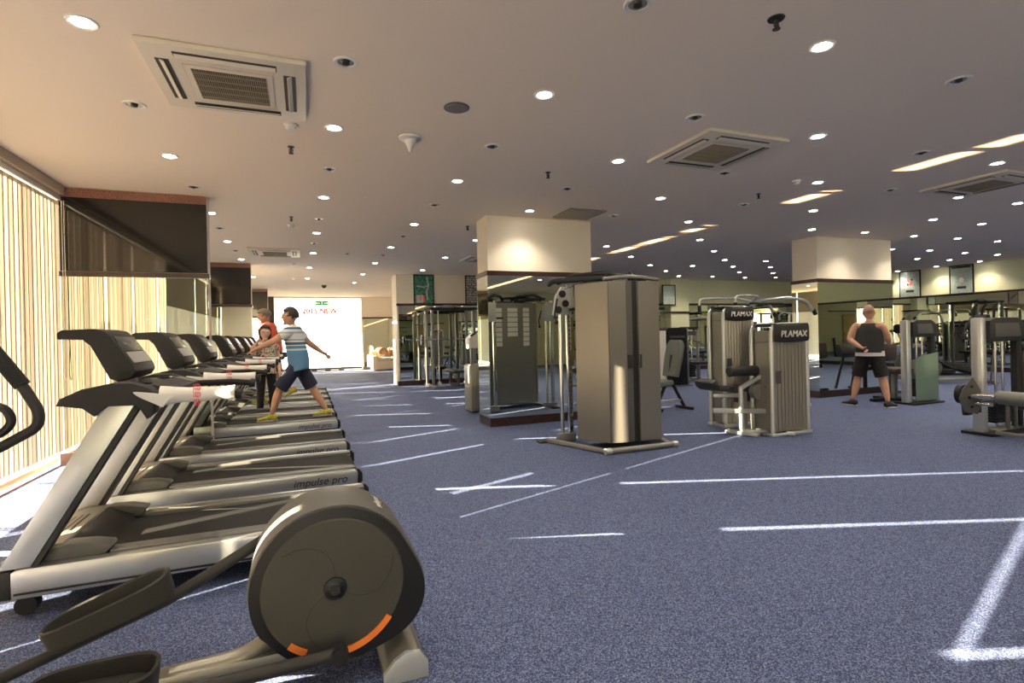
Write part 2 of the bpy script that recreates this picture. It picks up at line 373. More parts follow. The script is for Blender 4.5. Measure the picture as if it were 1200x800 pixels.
# exit sign
t = thing('exit_sign', 'green emergency exit sign hanging above the bright glass front', 'exit sign', (.66, YF-.3, 2.86))
MB().box((0, 0, 0), (.52, .05, .18), bev=.008).build('housing', 'exit', t)
a = MB().box((-.14, -.027, 0), (.12, .004, .02)); a.prism([(-.24, 0), (-.19, .045), (-.19, -.045)], 'Y', -.029, -.025)
a.box((.14, -.027, 0), (.12, .004, .02)); a.prism([(.24, 0), (.19, .045), (.19, -.045)], 'Y', -.029, -.025)
a.box((0, -.027, .0), (.03, .004, .07)); a.ball((0, -.027, .05), .016, 8); a.bar((0, -.027, -.02), (.04, -.027, -.065), .02, .004); a.bar((0, -.027, -.02), (-.04, -.027, -.06), .02, .004)
a.build('pictogram', 'exitw', t)
for x in (-.2, .2): MB().cyl((x, 0, .09), (x, 0, .29), .006, n=6).build('hanger', 'steel', t)

o = MB().box((-7.62, 13., -.005), (9., 60., .01)).build('terrace', 'terrace'); struct(o)  # slab outside the windows, added to block light rising from below
o = MB().box((3., 34.3, -.005), (12.2, 20., .01)).build('terrace', 'terrace'); struct(o)  # same added light blocker, outside the glass front
# left window wall
w = MB().box((XL-.12, (YB+27)/2, H-.04), (.24, 27-YB, .08)).build('wall_left', 'cream'); struct(w)
MB().box((XL+.06, 2.4, H-.05), (.12, 10., .10)).build('pelmet', 'pelmet', w)
MB().box((XL-.10, (YB+27)/2, .006), (.22, 27-YB, .012)).build('sill', 'granite', w)
GAPS = {1: [3.15, 4.70, 5.98], 0: [-3.5, -2., -.40], 2: [8.3, 9.58, 11., 12.4], 3: [15.2, 16.6, 18.1, 19.6, 21.0, 22.4]}
ym = [-6, -4.5, -3.2, -1.6, .1, 1.7, 2.6, 3.9, 5.3, 6.7, 7.45, 8.9, 10.2, 11.7, 13.1, 14.5, 16, 17.5, 19, 20.4, 21.8, 23.7]
for i in range(len(ym)-1):
    a, b = ym[i], ym[i+1]; fr = MB()
    for z, zh in ((.026, .026), (H-.11, .05)): fr.box((XL-.16, (a+b)/2, z), (.06, b-a, zh))
    fr.box((XL-.16, a+.02, H/2), (.06, .04, H-.2)); fr.box((XL-.16, b-.02, H/2), (.06, .04, H-.2))
    o = fr.build('window_%d' % (i+2), 'alum'); struct(o)
    MB().box((XL-.17, (a+b)/2, H/2), (.008, b-a-.07, H-.2)).build('glass_pane', 'glass', o)
    for g_ in sum(GAPS.values(), []):
        if a <= g_ < b: MB().box((XL-.13, g_+.03, 1.66), (.03, .26, .13), bev=.01).build('window_catch', 'alum', o)  # plate added at each blind gap to break the sun streaks

# vertical blinds, bay 1 (vanes of one fabric, nearly closed; a wedge of light where vanes have swung aside)
def vane_blind(y0, y1, gaps, label, cord=False):
    t = thing('vertical_blind', label, 'window blind', (XL+.05, y0, 0), 0, 'vertical blinds along the window wall')
    L_ = y1-y0
    a, b = MB(), MB(); pitch = .088; n = int(L_/pitch)
    for i in range(n):
        y = (i+.5)*L_/n; wy = y0+y; ang = math.radians(2.6+random.uniform(-.5, .5)); w = .056
        g = min([abs(wy-q) for q in gaps]+[9]); sgn = 0
        if g < .09:
            q = min(gaps, key=lambda q: abs(wy-q)); sgn = 1 if wy > q else -1
        rows = 2 if sgn else 1
        pts = []
        for z, k in ((.17, 1.), (H-.17, 0.)):
            sh = sgn*(.026+.018*k) + (sgn*-.0 if sgn else 0)
            d = V((math.sin(ang)*w, math.cos(ang)*w*(1-.35*k*(1 if sgn else 0)), 0))
            c = V((.0, y+sh, z)); pts.append((c-d, c+d))
        (p0, p1), (q0, q1) = pts
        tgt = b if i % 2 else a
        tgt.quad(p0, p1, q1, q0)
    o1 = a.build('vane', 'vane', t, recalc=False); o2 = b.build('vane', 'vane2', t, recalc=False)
    for o_ in (o1, o2): o_['kind'] = 'stuff'
    MB().box((.0, L_/2, H-.135), (.06, L_, .05), bev=.005).build('headrail', 'white', t)
    if cord:
        cy = L_-.02
        MB().tube([(.06, cy, H-.17), (.065, cy, 1.3), (.06, cy+.02, 1.02), (.06, cy-.05, .94), (.055, cy-.06, 1.02), (.05, cy-.02, 1.8), (.05, cy-.03, H-.17)], .004, 6, f=.04).build('pull_cord', 'white', t)
    return t
gp = GAPS[1]; cut = [2.62] + [(gp[i]+gp[i+1])/2 for i in range(2)] + [7.42]
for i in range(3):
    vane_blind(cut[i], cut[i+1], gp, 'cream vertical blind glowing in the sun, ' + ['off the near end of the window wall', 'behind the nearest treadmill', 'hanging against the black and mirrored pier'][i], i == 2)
def roller_bay(y0, y1, gaps, tag_):
    ed = [y0]+[g for g in gaps if y0 < g < y1]+[y1]
    for i in range(len(ed)-1):
        a, b = ed[i]+(.03 if i else .01), ed[i+1]-(.03 if i < len(ed)-2 else .01)
        t = thing('roller_blind', 'white roller blind with tan top, %s beyond the %s pier' % (ORD[i], tag_), 'window blind', (XL+.05, a, 0), 0, 'roller blinds on the far windows')
        L_ = b-a
        MB().box((0, L_/2, (.18+2.15)/2), (.002, L_, 1.97)).build('fabric', 'shade', t)  # white fabric added to keep direct sun out yet stay bright
        MB().box((0.01, L_/2, (2.1+H-.12)/2), (.002, L_, H-.12-2.1)).build('upper_fabric', 'tanshade', t)
        MB().cyl((.0, 0, H-.14), (0, L_, H-.14), .025, n=12).build('roller_tube', 'white', t)
        MB().box((0, L_/2, .19), (.02, L_, .03), bev=.004).build('bottom_bar', 'white', t)
roller_bay(-5.9, 2.6, GAPS[0], 'unseen near')
roller_bay(7.64, 13.5, GAPS[2], 'nearest')
roller_bay(14.1, 23.6, GAPS[3], 'second')

# piers between window bays: black glass above a mirror, granite strip on top
def pier(y0, x1=-1.105, d=.19, n=1):
    w = MB().box(((XL+x1)/2, y0+d/2, H/2), (x1-XL, d, H-.002)).build('wall_pier', 'cream'); struct(w)
    cx, L_ = (XL+.03+x1)/2, x1-XL-.03
    MB().box((cx, y0-.008, (2.2+3.04)/2), (L_, .016, .84)).build('black_glass_panel', 'black_glass', w)
    MB().box((cx, y0-.010, 3.09), (L_, .02, .10)).build('granite_strip', 'granite', w)
    MB().box((cx, y0-.02, 2.165), (L_+.03, .04, .055)).build('trim_band', 'brown', w)
    MB().box((cx, y0-.006, 1.14), (L_, .012, 2.0)).build('mirror', 'mirror', w)
    MB().box((cx, y0-.015, .07), (L_+.02, .03, .14)).build('skirting', 'brown', w)
    MB().box((x1+.012, y0+.02, 2.14), (.02, .10, .03), rot=(.5, 0, 0)).build('bracket', 'steel', w)
    return w
pier(7.45); pier(13.6, -1.15); pier(20.2, -1.2)

# free columns
def column(x0, x1, y0, y1):
    w = MB().box(((x0+x1)/2, (y0+y1)/2, H/2), (x1-x0, y1-y0, H-.002)).build('wall_column', 'cream'); struct(w)
    MB().box(((x0+x1)/2, (y0+y1)/2, 2.285), (x1-x0+.05, y1-y0+.05, .07)).build('trim_band', 'brown', w)
    MB().box(((x0+x1)/2, (y0+y1)/2, .065), (x1-x0+.03, y1-y0+.03, .13)).build('skirting', 'brown', w)
    for a, b in ((y0-.007, 0), (y1+.007, 0)): MB().box(((x0+x1)/2, a, 1.19), (x1-x0+.028, .012, 2.12)).build('mirror', 'mirror', w)
    for a in (x0-.007, x1+.007): MB().box((a, (y0+y1)/2, 1.19), (.012, y1-y0, 2.12)).build('mirror', 'mirror', w)
    return w
column(2.54, 4.29, 7.49, 7.99)
column(9.29, 11.43, 7.50, 8.06)
column(2.54, 4.2, -4.2, -3.7)
column(9.3, 11.3, -3.2, -2.7)

# ------------------------------------------------------------------ ceiling fittings
LIT = [(-1.12, 3.6), (-1.18, 5.93), (-1.19, 8.39), (-1.27, 10.71), (-1.28, 12.99), (-1.34, 16.5), (.26, 4.74), (.25, 7.11), (.21, 9.52), (.18, 11.75), (.12, 14.14), (.08, 16.66),
       (1.7, 3.61), (1.67, 5.94), (1.64, 8.42), (1.61, 10.68), (1.58, 13.01), (1.52, 15.32), (1.49, 17.7), (3.1, 2.43), (3.08, 4.77), (3.06, 7.08), (3.01, 9.53), (2.99, 11.79), (2.95, 14.14),
       (4.5, 3.59), (4.48, 5.93), (5.91, 4.73), (5.89, 7.08), (5.84, 9.56), (7.22, 3.56), (7.25, 5.89), (7.27, 8.42), (7.22, 10.73), (8.59, 4.69), (8.6, 7.03), (8.63, 9.54), (8.65, 11.96),
       (9.93, 4.66), (9.93, 5.81), (9.91, 6.97), (9.99, 10.68), (9.97, 11.86), (9.97, 13.03), (11.29, 5.82), (11.35, 6.99), (11.3, 10.61), (11.29, 11.75), (11.33, 14.14),
       (12.64, 6.94), (12.73, 8.33), (12.55, 11.63), (12.58, 12.84), (12.64, 14.07), (14.01, 6.94), (13.92, 8.23), (13.97, 12.84), (14.1, 14.14), (15.36, 8.28), (15.28, 9.34), (15.29, 13.95),
       (16.68, 8.27), (16.56, 9.3), (17.9, 9.29), (17.92, 10.42), (17.99, 11.6)]
OFF = [(-1.25, 11.75), (-1.23, 9.48), (-1.17, 7.04), (-1.16, 4.73), (.18, 10.55), (.22, 8.41), (.27, 5.91), (.28, 3.59), (.85, 11.66), (1.59, 11.73), (1.64, 9.46), (1.67, 7.11), (1.69, 4.76), (1.73, 2.45),
       (3.05, 5.87), (3.09, 3.6), (4.43, 7.02), (4.49, 4.77), (4.5, 2.44), (5.88, 5.89), (5.99, 3.6), (7.2, 4.71)]
def downlight(on):
    t = thing('downlight', 'x', 'downlight')
    MB().lathe([(.052, -.001), (.054, -.006), (.072, -.009), (.078, -.004), (.078, 0), (.04, 0)], (0, 0, 0)).build('trim_ring', 'white' if not on else 'white', t)
    if on: MB().lathe([(.001, -.012), (.038, -.010), (.053, -.004), (.053, 0), (.001, 0)], (0, 0, 0)).build('lamp', 'lamp', t)
    else:
        MB().lathe([(.053, -.002), (.035, .0), (.001, -.001)], (0, 0, 0)).build('reflector', 'lampoff', t)
        MB().lathe([(.022, 0), (.024, -.012), (.012, -.018), (.001, -.018)], (0, 0, 0)).build('bulb', 'darkgrey', t)
    return t
ld = bpy.data.lights.new('downlight beam', 'SPOT'); ld.energy = 56; ld.spot_size = math.radians(118); ld.spot_blend = .8; ld.shadow_soft_size = .05; ld.color = (1., .88, .72)
def rowkey(x): return int(round((x+1.2)/1.37))
for L_, on, lab in ((LIT, True, 'lit round ceiling downlight, %s row from the windows, %s lit one from the near end'), (OFF, False, 'unlit round ceiling downlight, %s row from the windows, %s unlit one from the near end')):
    proto = downlight(on); cnt = {}
    for i, (x, y) in enumerate(sorted(L_, key=lambda p: (rowkey(p[0]), p[1]))):
        k = rowkey(x); cnt[k] = cnt.get(k, 0)+1
        d = proto if i == 0 else dup(proto, (0, 0, 0))
        d.location = (x, y, H); d['label'] = lab % (ORD[k], ORD[cnt[k]-1]); d['group'] = 'lit ceiling downlights' if on else 'unlit ceiling downlights'
        if on:
            lo = bpy.data.objects.new('downlight_beam', ld); C.objects.link(lo); lo.location = (x, y, H-.03)
    # lamps added over the unseen part of the room to light the hall
extra = [(-1.1, 1.3), (.28, 2.4), (.28, .1), (1.7, 1.3), (3.1, .1), (3.1, -2.2), (4.5, 1.3), (4.5, -1), (5.9, .1), (5.9, 2.4), (7.2, 1.3), (7.2, -1.), (8.6, 2.4), (8.6, 0), (10, 1.3), (10, 3.5), (10, -1.), (11.3, .1), (11.3, 2.4), (11.3, 4.7), (12.6, 1.3), (12.6, 3.5), (12.7, 5.8), (14, 4.7), (14, 2.4), (15.3, 3.5), (15.3, 5.8), (15.3, 1.3), (16.6, 4.7), (16.6, 7), (16.6, 2.4), (14., -1), (17.9, 5.8)]
for i, (x, y) in enumerate(extra):
    d = dup(proto, (x, y, H)); 
    bpy.data.objects.remove([c for c in d.children if c.name.startswith('bulb')][0]); bpy.data.objects.remove([c for c in d.children if c.name.startswith('reflector')][0])
    lo = bpy.data.objects.new('downlight_beam', ld); C.objects.link(lo); lo.location = (x, y, H-.03)
    p = MB().lathe([(.001, -.012), (.038, -.010), (.053, -.004), (.053, 0), (.001, 0)], (0, 0, 0)).build('lamp', 'lamp', d)
    d['label'] = 'lit round ceiling downlight over the part of the hall behind the viewer'; d['group'] = 'downlights behind the viewer'

def cassette():
    t = thing('ceiling_air_conditioner', 'x', 'air conditioner')
    a = MB(); h = .47
    a.prism([(-h, -h), (h, -h), (h, h), (-h, h)], 'Z', -.035, 0, bev=.012); a.build('fascia', 'acplastic', t)
    g = MB().prism([(-.26, -.26), (.26, -.26), (.26, .26), (-.26, .26)], 'Z', -.042, -.03, bev=.01).build('intake_frame', 'acplastic', t)
    MB().box((0, 0, -.043), (.44, .44, .004)).build('intake_back', 'acdark', g)
    s_ = MB()
    for i in range(34): s_.box((-.2145+i*.013, 0, -.047), (.005, .44, .005))
    for i in range(5): s_.box((0, -.18+i*.09, -.048), (.44, .004, .006))
    s_.build('grille', 'acgrille', g)
    for k in range(4):
        r = Matrix.Rotation(k*PI/2, 4, 'Z')
        q = MB().box((0, .365, -.036), (.58, .075, .004)); o = q.build('air_outlet', 'acdark', t); o.data.transform(r)
        q = MB().box((0, .365, -.043), (.57, .030, .006), rot=(.45, 0, 0)); q = q.build('louvre', 'acplastic', o); q.data.transform(r)
    return t
ac = cassette()
for i, (x, y, rz, lb) in enumerate([(-.43, 4.12, 0, 'square ivory ceiling air conditioner, the large one near the windows above the treadmills'), (3.83, 4.19, 0, 'square ceiling air conditioner above the tall cable machine'),
      (8.05, 4.12, 0, 'square ceiling air conditioner at the right edge of the ceiling'), (-.54, 11.75, 0, 'small looking ceiling air conditioner far off above the people on the treadmills'),
      (3.9, 11.7, 0, 'far ceiling air conditioner half hidden by the nearest cream column'), (12.2, 9.6, 0, 'far ceiling air conditioner between the downlights left of the second cream column')]):
    d = ac if i == 0 else dup(ac, (0, 0, 0)); d.location = (x, y, H); d['label'] = lb; d['group'] = 'square ceiling air conditioners'

def small_fit(name, label, cat, loc, parts):
    t = thing(name, label, cat, loc)
    for n, mb, m in parts: mb.build(n, m, t)
    return t
def smoke(loc, label):
    return small_fit('smoke_detector', label, 'smoke detector', loc, [('base', MB().lathe([(.055, 0), (.055, -.015), (.04, -.02), (.001, -.02)], (0, 0, 0)), 'white'), ('sensor', MB().lathe([(.04, -.02), (.036, -.045), (.015, -.055), (.001, -.055)], (0, 0, 0)), 'white'), ('slots', MB().lathe([(.0385, -.026), (.0385, -.031), (.001, -.031)], (0, 0, 0)), 'darkgrey')])
smoke((-.08, 4.78, H), 'white smoke detector just beyond the large ceiling air conditioner'); smoke((5.59, 4.75, H), 'white smoke detector right of the middle ceiling air conditioner')
smoke((-.18, 8.93, H), 'smoke detector before the far air conditioner above the treadmills'); smoke((-.23, 13.38, H), 'smoke detector beyond the far air conditioner'); smoke((-.28, 16.71, H), 'smallest smoke detector close to the far end of the ceiling')
def sprinkler(loc, label, k=1.):
    return small_fit('sprinkler_head', label, 'sprinkler', loc, [('escutcheon', MB().lathe([(.03*k, 0), (.028*k, -.006), (.012, -.008), (.001, -.008)], (0, 0, 0)), 'darkgrey'), ('stem', MB().cyl((0, 0, -.005), (0, 0, -.05), .008, n=8).tube([(.014, 0, -.02), (.016, 0, -.045), (0, 0, -.06)], .004, 6).tube([(-.014, 0, -.02), (-.016, 0, -.045), (0, 0, -.06)], .004, 6), 'darkgrey'), ('deflector', MB().lathe([(.022, -.06), (.022, -.064), (.001, -.064)], (0, 0, 0)), 'darkgrey')])
for p_, lb in (((-.09, 5.33), 'small dark sprinkler head beyond the smoke detector near the large air conditioner'), ((2.54, 5.34), 'small dark sprinkler head in front of the nearest cream column'), ((2.57, 2.3), 'dark sprinkler head at the top of the ceiling, largest of its kind'),
               ((5.62, 5.37), 'small dark sprinkler head between the two right air conditioners'), ((-.16, 8.37), 'sprinkler head above the people on the treadmills'), ((2.5, 8.35), 'sprinkler head at the left of the nearest cream column')):
    sprinkler((*p_, H), lb, 1.6 if p_[1] < 3 else 1.)
small_fit('ceiling_speaker', 'flat round grey ceiling speaker between two downlights', 'speaker', (1.14, 4.03, H), [('rim', MB().lathe([(.1, 0), (.1, -.006), (.088, -.009), (.001, -.009)], (0, 0, 0)), 'midgrey'), ('grille', MB().lathe([(.086, -.009), (.084, -.012), (.001, -.012)], (0, 0, 0)), 'beige')])
small_fit('motion_sensor', 'white cone shaped ceiling sensor left of the round speaker', 'sensor', (.91, 4.77, H), [('base', MB().lathe([(.1, 0), (.1, -.012), (.06, -.03), (.001, -.03)], (0, 0, 0)), 'white'), ('cone', MB().lathe([(.055, -.03), (.03, -.075), (.014, -.13), (.001, -.135)], (0, 0, 0)), 'white')])
small_fit('dome_camera', 'dark dome camera on the ceiling before the glass front', 'camera', (.59, 18.4, H), [('base', MB().lathe([(.1, 0), (.1, -.03), (.001, -.03)], (0, 0, 0)), 'white'), ('dome', MB().ball((0, 0, -.04), (.08, .08, .09), 14), 'black')])
small_fit('access_panel', 'thin square ceiling hatch touching the nearest cream column', 'hatch', (3.85, 7.05, H), [('panel', MB().prism([(-.3, -.3), (.3, -.3), (.3, .3), (-.3, .3)], 'Z', -.02, 0, bev=.005), 'beige')])

# posters
def poster(name, label, c, w, h, m, axis, extra=None):
    t = thing(name, label, 'poster', c, -PI/2 if axis == 'X' else 0)
    MB().box((0, 0, 0), (w, .02, h)).build('sheet', m, t); f = MB()
    for s_ in (-1, 1): f.box((s_*w/2, -.005, 0), (.03, .03, h+.03)); f.box((0, -.005, s_*h/2), (w, .03, .03))
    f.build('frame', 'black', t)
    if extra: extra(t)
    return t
def ex1(t):
    MB().box((-.12, -.012, -.27), (.2, .006, .22)).build('picture_block', 'keypad', t); MB().box((-.0, -.012, -.27), (.05, .008, .2)).box((-.1, -.014, -.24), (.03, .008, .14)).build('red_bars', 'redprint', t)
    MB().tube([(.1, -.012, -.3), (.08, -.012, -.05), (.14, -.012, .1), (.1, -.012, .3)], .02, 6).ball((.1, -.012, .33), .03, 8).tube([(-.2, -.012, .1), (0, -.012, .06), (.15, -.012, .12)], .015, 6).build('figure', 'keypad', t)
poster('wall_poster', 'dark green illustrated poster high on the wall beyond the rack', (3.18, YD-.02, 2.72), .56, .82, 'greenposter', 'Y', ex1)
def ex2(t): MB().bar((-.3, -.012, .12), (.25, -.012, -.16), .07, .01).build('diagonal_mark', 'ink', t)
poster('wall_poster', 'grey poster with a black diagonal, half hidden by the nearest cream column', (4.8, YD-.02, 2.70), .75, .86, 'greyposter', 'Y', ex2)
poster('wall_poster', 'pale exercise chart seen just right of the tall cable machine', (11.42, YD-.35, 2.58), .5, .66, 'chart', 'Y')
def ex3(t): MB().box((0, -.012, -.22), (.24, .006, .08)).build('title_block', 'ink', t); MB().ball((.03, -.01, .02), (.05, .006, .07), 8).ball((-.05, -.01, .12), (.03, .006, .05), 8).tube([(.05, -.012, .05), (-.08, -.012, .18)], .015, 6).build('figure', 'redprint', t); MB().ball((-.06, -.014, .0), (.03, .006, .04), 8).ball((.06, -.014, .14), (.03, .006, .03), 8).build('dark_marks', 'ink', t)
def ex4(t): MB().box((0, -.012, -.22), (.24, .006, .07)).build('title_block', 'ink', t); MB().ball((.0, -.012, .0), (.07, .006, .08), 10).build('figure', 'white', t); MB().box((0, -.012, .38), (.5, .006, .05)).build('header', 'ink', t)
poster('wall_poster', 'exercise chart with a red and black figure high on the green wall', (XR-.02, 11.38, 2.70), .62, .84, 'chart', 'X', ex3)
poster('wall_poster', 'larger looking exercise chart with small diagrams, nearer the picture edge', (XR-.02, 9.93, 2.69), .60, .86, 'chart', 'X', ex4)

# ------------------------------------------------------------------ treadmills
def treadmill():
    t = thing('treadmill', 'x', 'treadmill', (-.5, 0, 0))
    k = .5  # local x = room x + .5
    P = lambda pts: [(x+k, z) for x, z in pts]
    for s in (-1, 1):
        ya, yb = sorted((s*.45, s*.375))
        o = MB().prism(P([(-1.39, .10), (-1.39, .235), (-1.36, .25), (.36, .25), (.385, .24), (.39, .22), (.385, .135), (.36, .12), (-1.2, .10)]), 'Y', ya, yb, bev=.012).build('side_cover', 'band', t)
        MB().box((-.5+k, s*.452, .128), (1.75, .008, .010)).build('lower_groove', 'black', o)
        ya, yb = sorted((s*.445, s*.38))
        MB().prism(P([(.378, .255), (.40, .25), (.425, .22), (.425, .15), (.40, .12), (.378, .115)]), 'Y', ya, yb, bev=.01).build('end_cap', 'black', t)
        MB().prism(P([(-1.39, .10), (-1.39, .245), (-1.50, .235), (-1.53, .18), (-1.52, .12), (-1.48, .10)]), 'Y', ya, yb, bev=.012).build('front_cap', 'darkgrey', t)
        r = MB()
        for i in range(5): r.box((-.31+k, s*(.290+i*.019), .252), (1.38, .013, .014), bev=.002)
        r.box((-.31+k, s*.33, .243), (1.38, .095, .012))
        r.build('foot_rail', 'ribgrey', t); MB().box((-.31+k, s*.3765, .232), (1.38, .012, .03)).build('rail_gap', 'black', t)
        ya, yb = sorted((s*.39, s*.28))
        MB().prism(P([(-1.33, .24), (-1.27, .305), (-1.18, .325), (-1.08, .32), (-.995, .30), (-.985, .285), (-1.02, .245)]), 'Y', ya, yb, bev=.012).build('hood_wing', 'midgrey', t)
        ya, yb = sorted((s*.445, s*.365))
        o = MB().prism(P([(-1.44, .25), (-1.31, .25), (-.845, 1.05), (-.985, 1.05)]), 'Y', ya, yb, bev=.012).build('upright', 'silver', t)
        MB().bar((-1.295+k, s*.405, .25), (-.83+k, s*.405, 1.05), .02, .072, up=(0, 1, 0)).build('dark_edge_strip', 'darkgrey', o)
        ya, yb = sorted((s*.465, s*.355))
        MB().prism(P([(-1.19, 1.05), (-1.175, 1.085), (-1.08, 1.13), (-.95, 1.155), (-.86, 1.15), (-.79, 1.125), (-.745, 1.09), (-.745, 1.05), (-.755, 1.03), (-.765, .985), (-.80, .955), (-.84, 1.03), (-.97, 1.035), (-1.03, .985), (-1.08, 1.03)]), 'Y', ya, yb, bev=.012).build('side_arm', 'darkgrey', t)
        g = MB().tube([(-.76+k, s*.42, 1.075), (-.50+k, s*.42, 1.075), (-.36+k, s*.42, 1.06)], .021, 12).build('grip', 'rubber', t)
        MB().cyl((-.375+k, s*.42, 1.062), (-.345+k, s*.42, 1.058), .030, n=14).build('grip_cap', 'black', g)
    b = MB().prism(P([(-1.06, .205), (-1.06, .238), (.33, .238), (.375, .225), (.395, .19), (.375, .15), (.33, .14), (-1.06, .14)]), 'Y', -.28, .28, bev=.004).build('belt', 'rubber', t)
    MB().box((-.5+k, 0, .125), (1.6, .74, .05)).box((-1.2+k, 0, .09), (.4, .6, .07)).build('deck_frame', 'black', t)
    for s in (-1, 1):
        MB().cyl((-1.35+k, s*.34, .048), (-1.35+k, s*.40, .048), .048, n=20).build('transport_wheel', 'black', t)
        MB().cyl((.2+k, s*.36, 0), (.2+k, s*.36, .11), .025, n=12).build('foot', 'black', t)
    h = MB().prism(P([(-1.46, .12), (-1.47, .26), (-1.42, .30), (-1.30, .325), (-1.205, .33), (-1.195, .32), (-1.195, .12)]), 'Y', -.355, .355, bev=.02).build('motor_hood', 'hood', t)
    r = MB().prism(P([(-1.20, .322), (-1.185, .322), (-1.06, .262), (-1.045, .24), (-1.20, .235)]), 'Y', -.30, .30, bev=.008).build('hood_ramp', 'darkgrey', t)
    for i in range(5): MB().box((-1.38+i*.032+k, 0, .311+i*.0045), (.010, .30, .006), rot=(0, -.13, 0)).build('hood_vent', 'midgrey', h)
    d = MB().prism(P([(-1.05, 1.06), (-1.06, 1.10), (-.98, 1.13), (-.78, 1.13), (-.68, 1.10), (-.68, 1.06)]), 'Y', -.36, .36, bev=.012).build('tray', 'darkgrey', t)
    for s in (-1, 1): MB().lathe([(.045, 1.131), (.045, 1.137), (.036, 1.137), (.034, 1.10), (.001, 1.10)], (-.86+k, s*.26, 0)).build('cup_holder', 'black', d)
    MB().tube([(-1.0+k, 0, 1.11), (-1.02+k, 0, 1.17), (-1.02+k, 0, 1.22)], .055, 14, sx=1.6).build('console_neck', 'graysteel', t)
    c = MB().prism(P([(-1.265, 1.39), (-1.265, 1.425), (-1.245, 1.442), (-1.10, 1.447), (-1.05, 1.435), (-1.02, 1.405), (-.915, 1.24), (-.905, 1.20), (-.925, 1.165), (-.99, 1.145), (-1.03, 1.165), (-1.115, 1.35), (-1.15, 1.385)]), 'Y', -.22, .22, bev=.014).build('console', 'darkgrey', t)
    n = V((.845, 0, .535)); u = V((.535, 0, -.845))
    def pan(a, b_, w, m, nm):
        p, q = V((-1.02+k, 0, 1.405))+u*a+n*.001, V((-1.02+k, 0, 1.405))+u*b_+n*.001
        MB().bar(p, q, w, .008, bev=.002, up=n).build(nm, m, c)
    pan(.005, .105, .38, 'screen', 'display'); pan(.112, .185, .35, 'keypad', 'keypad')
    for s in (-1,):
        o = text('impulse pro', .088, 'ink', t, frame_mtx((.09+k, s*.4525, .185), (1, 0, 0), (0, 0, 1)), ext=.0015, shear=.25)
    return t
TY = [3.81, 5.13, 6.45, 8.17, 9.20, 10.52, 11.52, 12.54]
tlab = ['silver grey treadmill nearest the viewer, just behind the large round wheel cover', 'treadmill second in the row, its side lettering clear right above the wheel cover', 'treadmill third in the row, just before the mirrored pier',
        'treadmill carrying the man in the striped shirt, first one beyond the mirrored pier', 'treadmill just behind the striped shirt man, fifth in the row', 'treadmill carrying the man in the red shirt, sixth in the row', 'treadmill second from the far end of the row', 'treadmill at the far end of the row']
tm = treadmill()
for i, y in enumerate(TY):
    d = tm if i == 0 else dup(tm, (0, 0, 0)); d.location = (-.5, y, 0); d['label'] = tlab[i]; d['group'] = 'treadmills in a row along the windows'
# towels wrapped around the near grips
def towel(seed):
    rnd = random.Random(seed); t = thing('towel', 'x', 'towel')
    rings = []; L_ = .36; n = 22
    for i in range(11):
        x = -.175+L_*i/10; r = .036+.012*max(0, 1-i/5)+.003*math.sin(i*1.3+seed)+rnd.uniform(-.001, .001)
        rings.append(((x, 0, rnd.uniform(-.002, .002)), (0, r, 0), (0, 0, r*1.08)))
    a = MB().loft(rings, 20)
    inner = [(c, V(u)*.78, V(v)*.78) for c, u, v in rings]
    a.loft(inner, 20)
    # loose flap hanging at the front end
    fl = []
    for i in range(6):
        q = i/5; fl.append(((-.19-.05*q+.06*q*q, -.064, .022-.065*q), (.085*(1-q)+.03, 0, -.02), (0, .004, .0)))
    a.loft(fl, 8, True, True)
    b = a.build('cloth', 'towel', t); mo = b.modifiers.new('n', 'SUBSURF'); mo.levels = 1; mo.render_levels = 1
    tx = text('健身会', .042, 'redprint', t, frame_mtx((.0, -.0415, .0), (0, 0, -1), (1, 0, 0)), name='red_print', ext=.0006)
    tx.rotation_euler = (0, 0, 0)
    return t
tw = towel(1)
wl = ['nearest white towel with red characters, wrapped around the first treadmill grip', 'white towel wrapped around the grip of the second treadmill', 'white towel wrapped around the grip of the third treadmill', 'white towel on the grip of the fourth treadmill, beside the woman', 'white towel on the grip of the fifth treadmill, beside the woman', 'towel on the grip of the sixth treadmill']
for i, y in enumerate(TY[:6]):
    d = tw if i == 0 else dup(tw, (0, 0, 0)); d.location = (-.565, y-.42, 1.072); d['label'] = wl[i]; d['group'] = 'white towels on the treadmill grips'

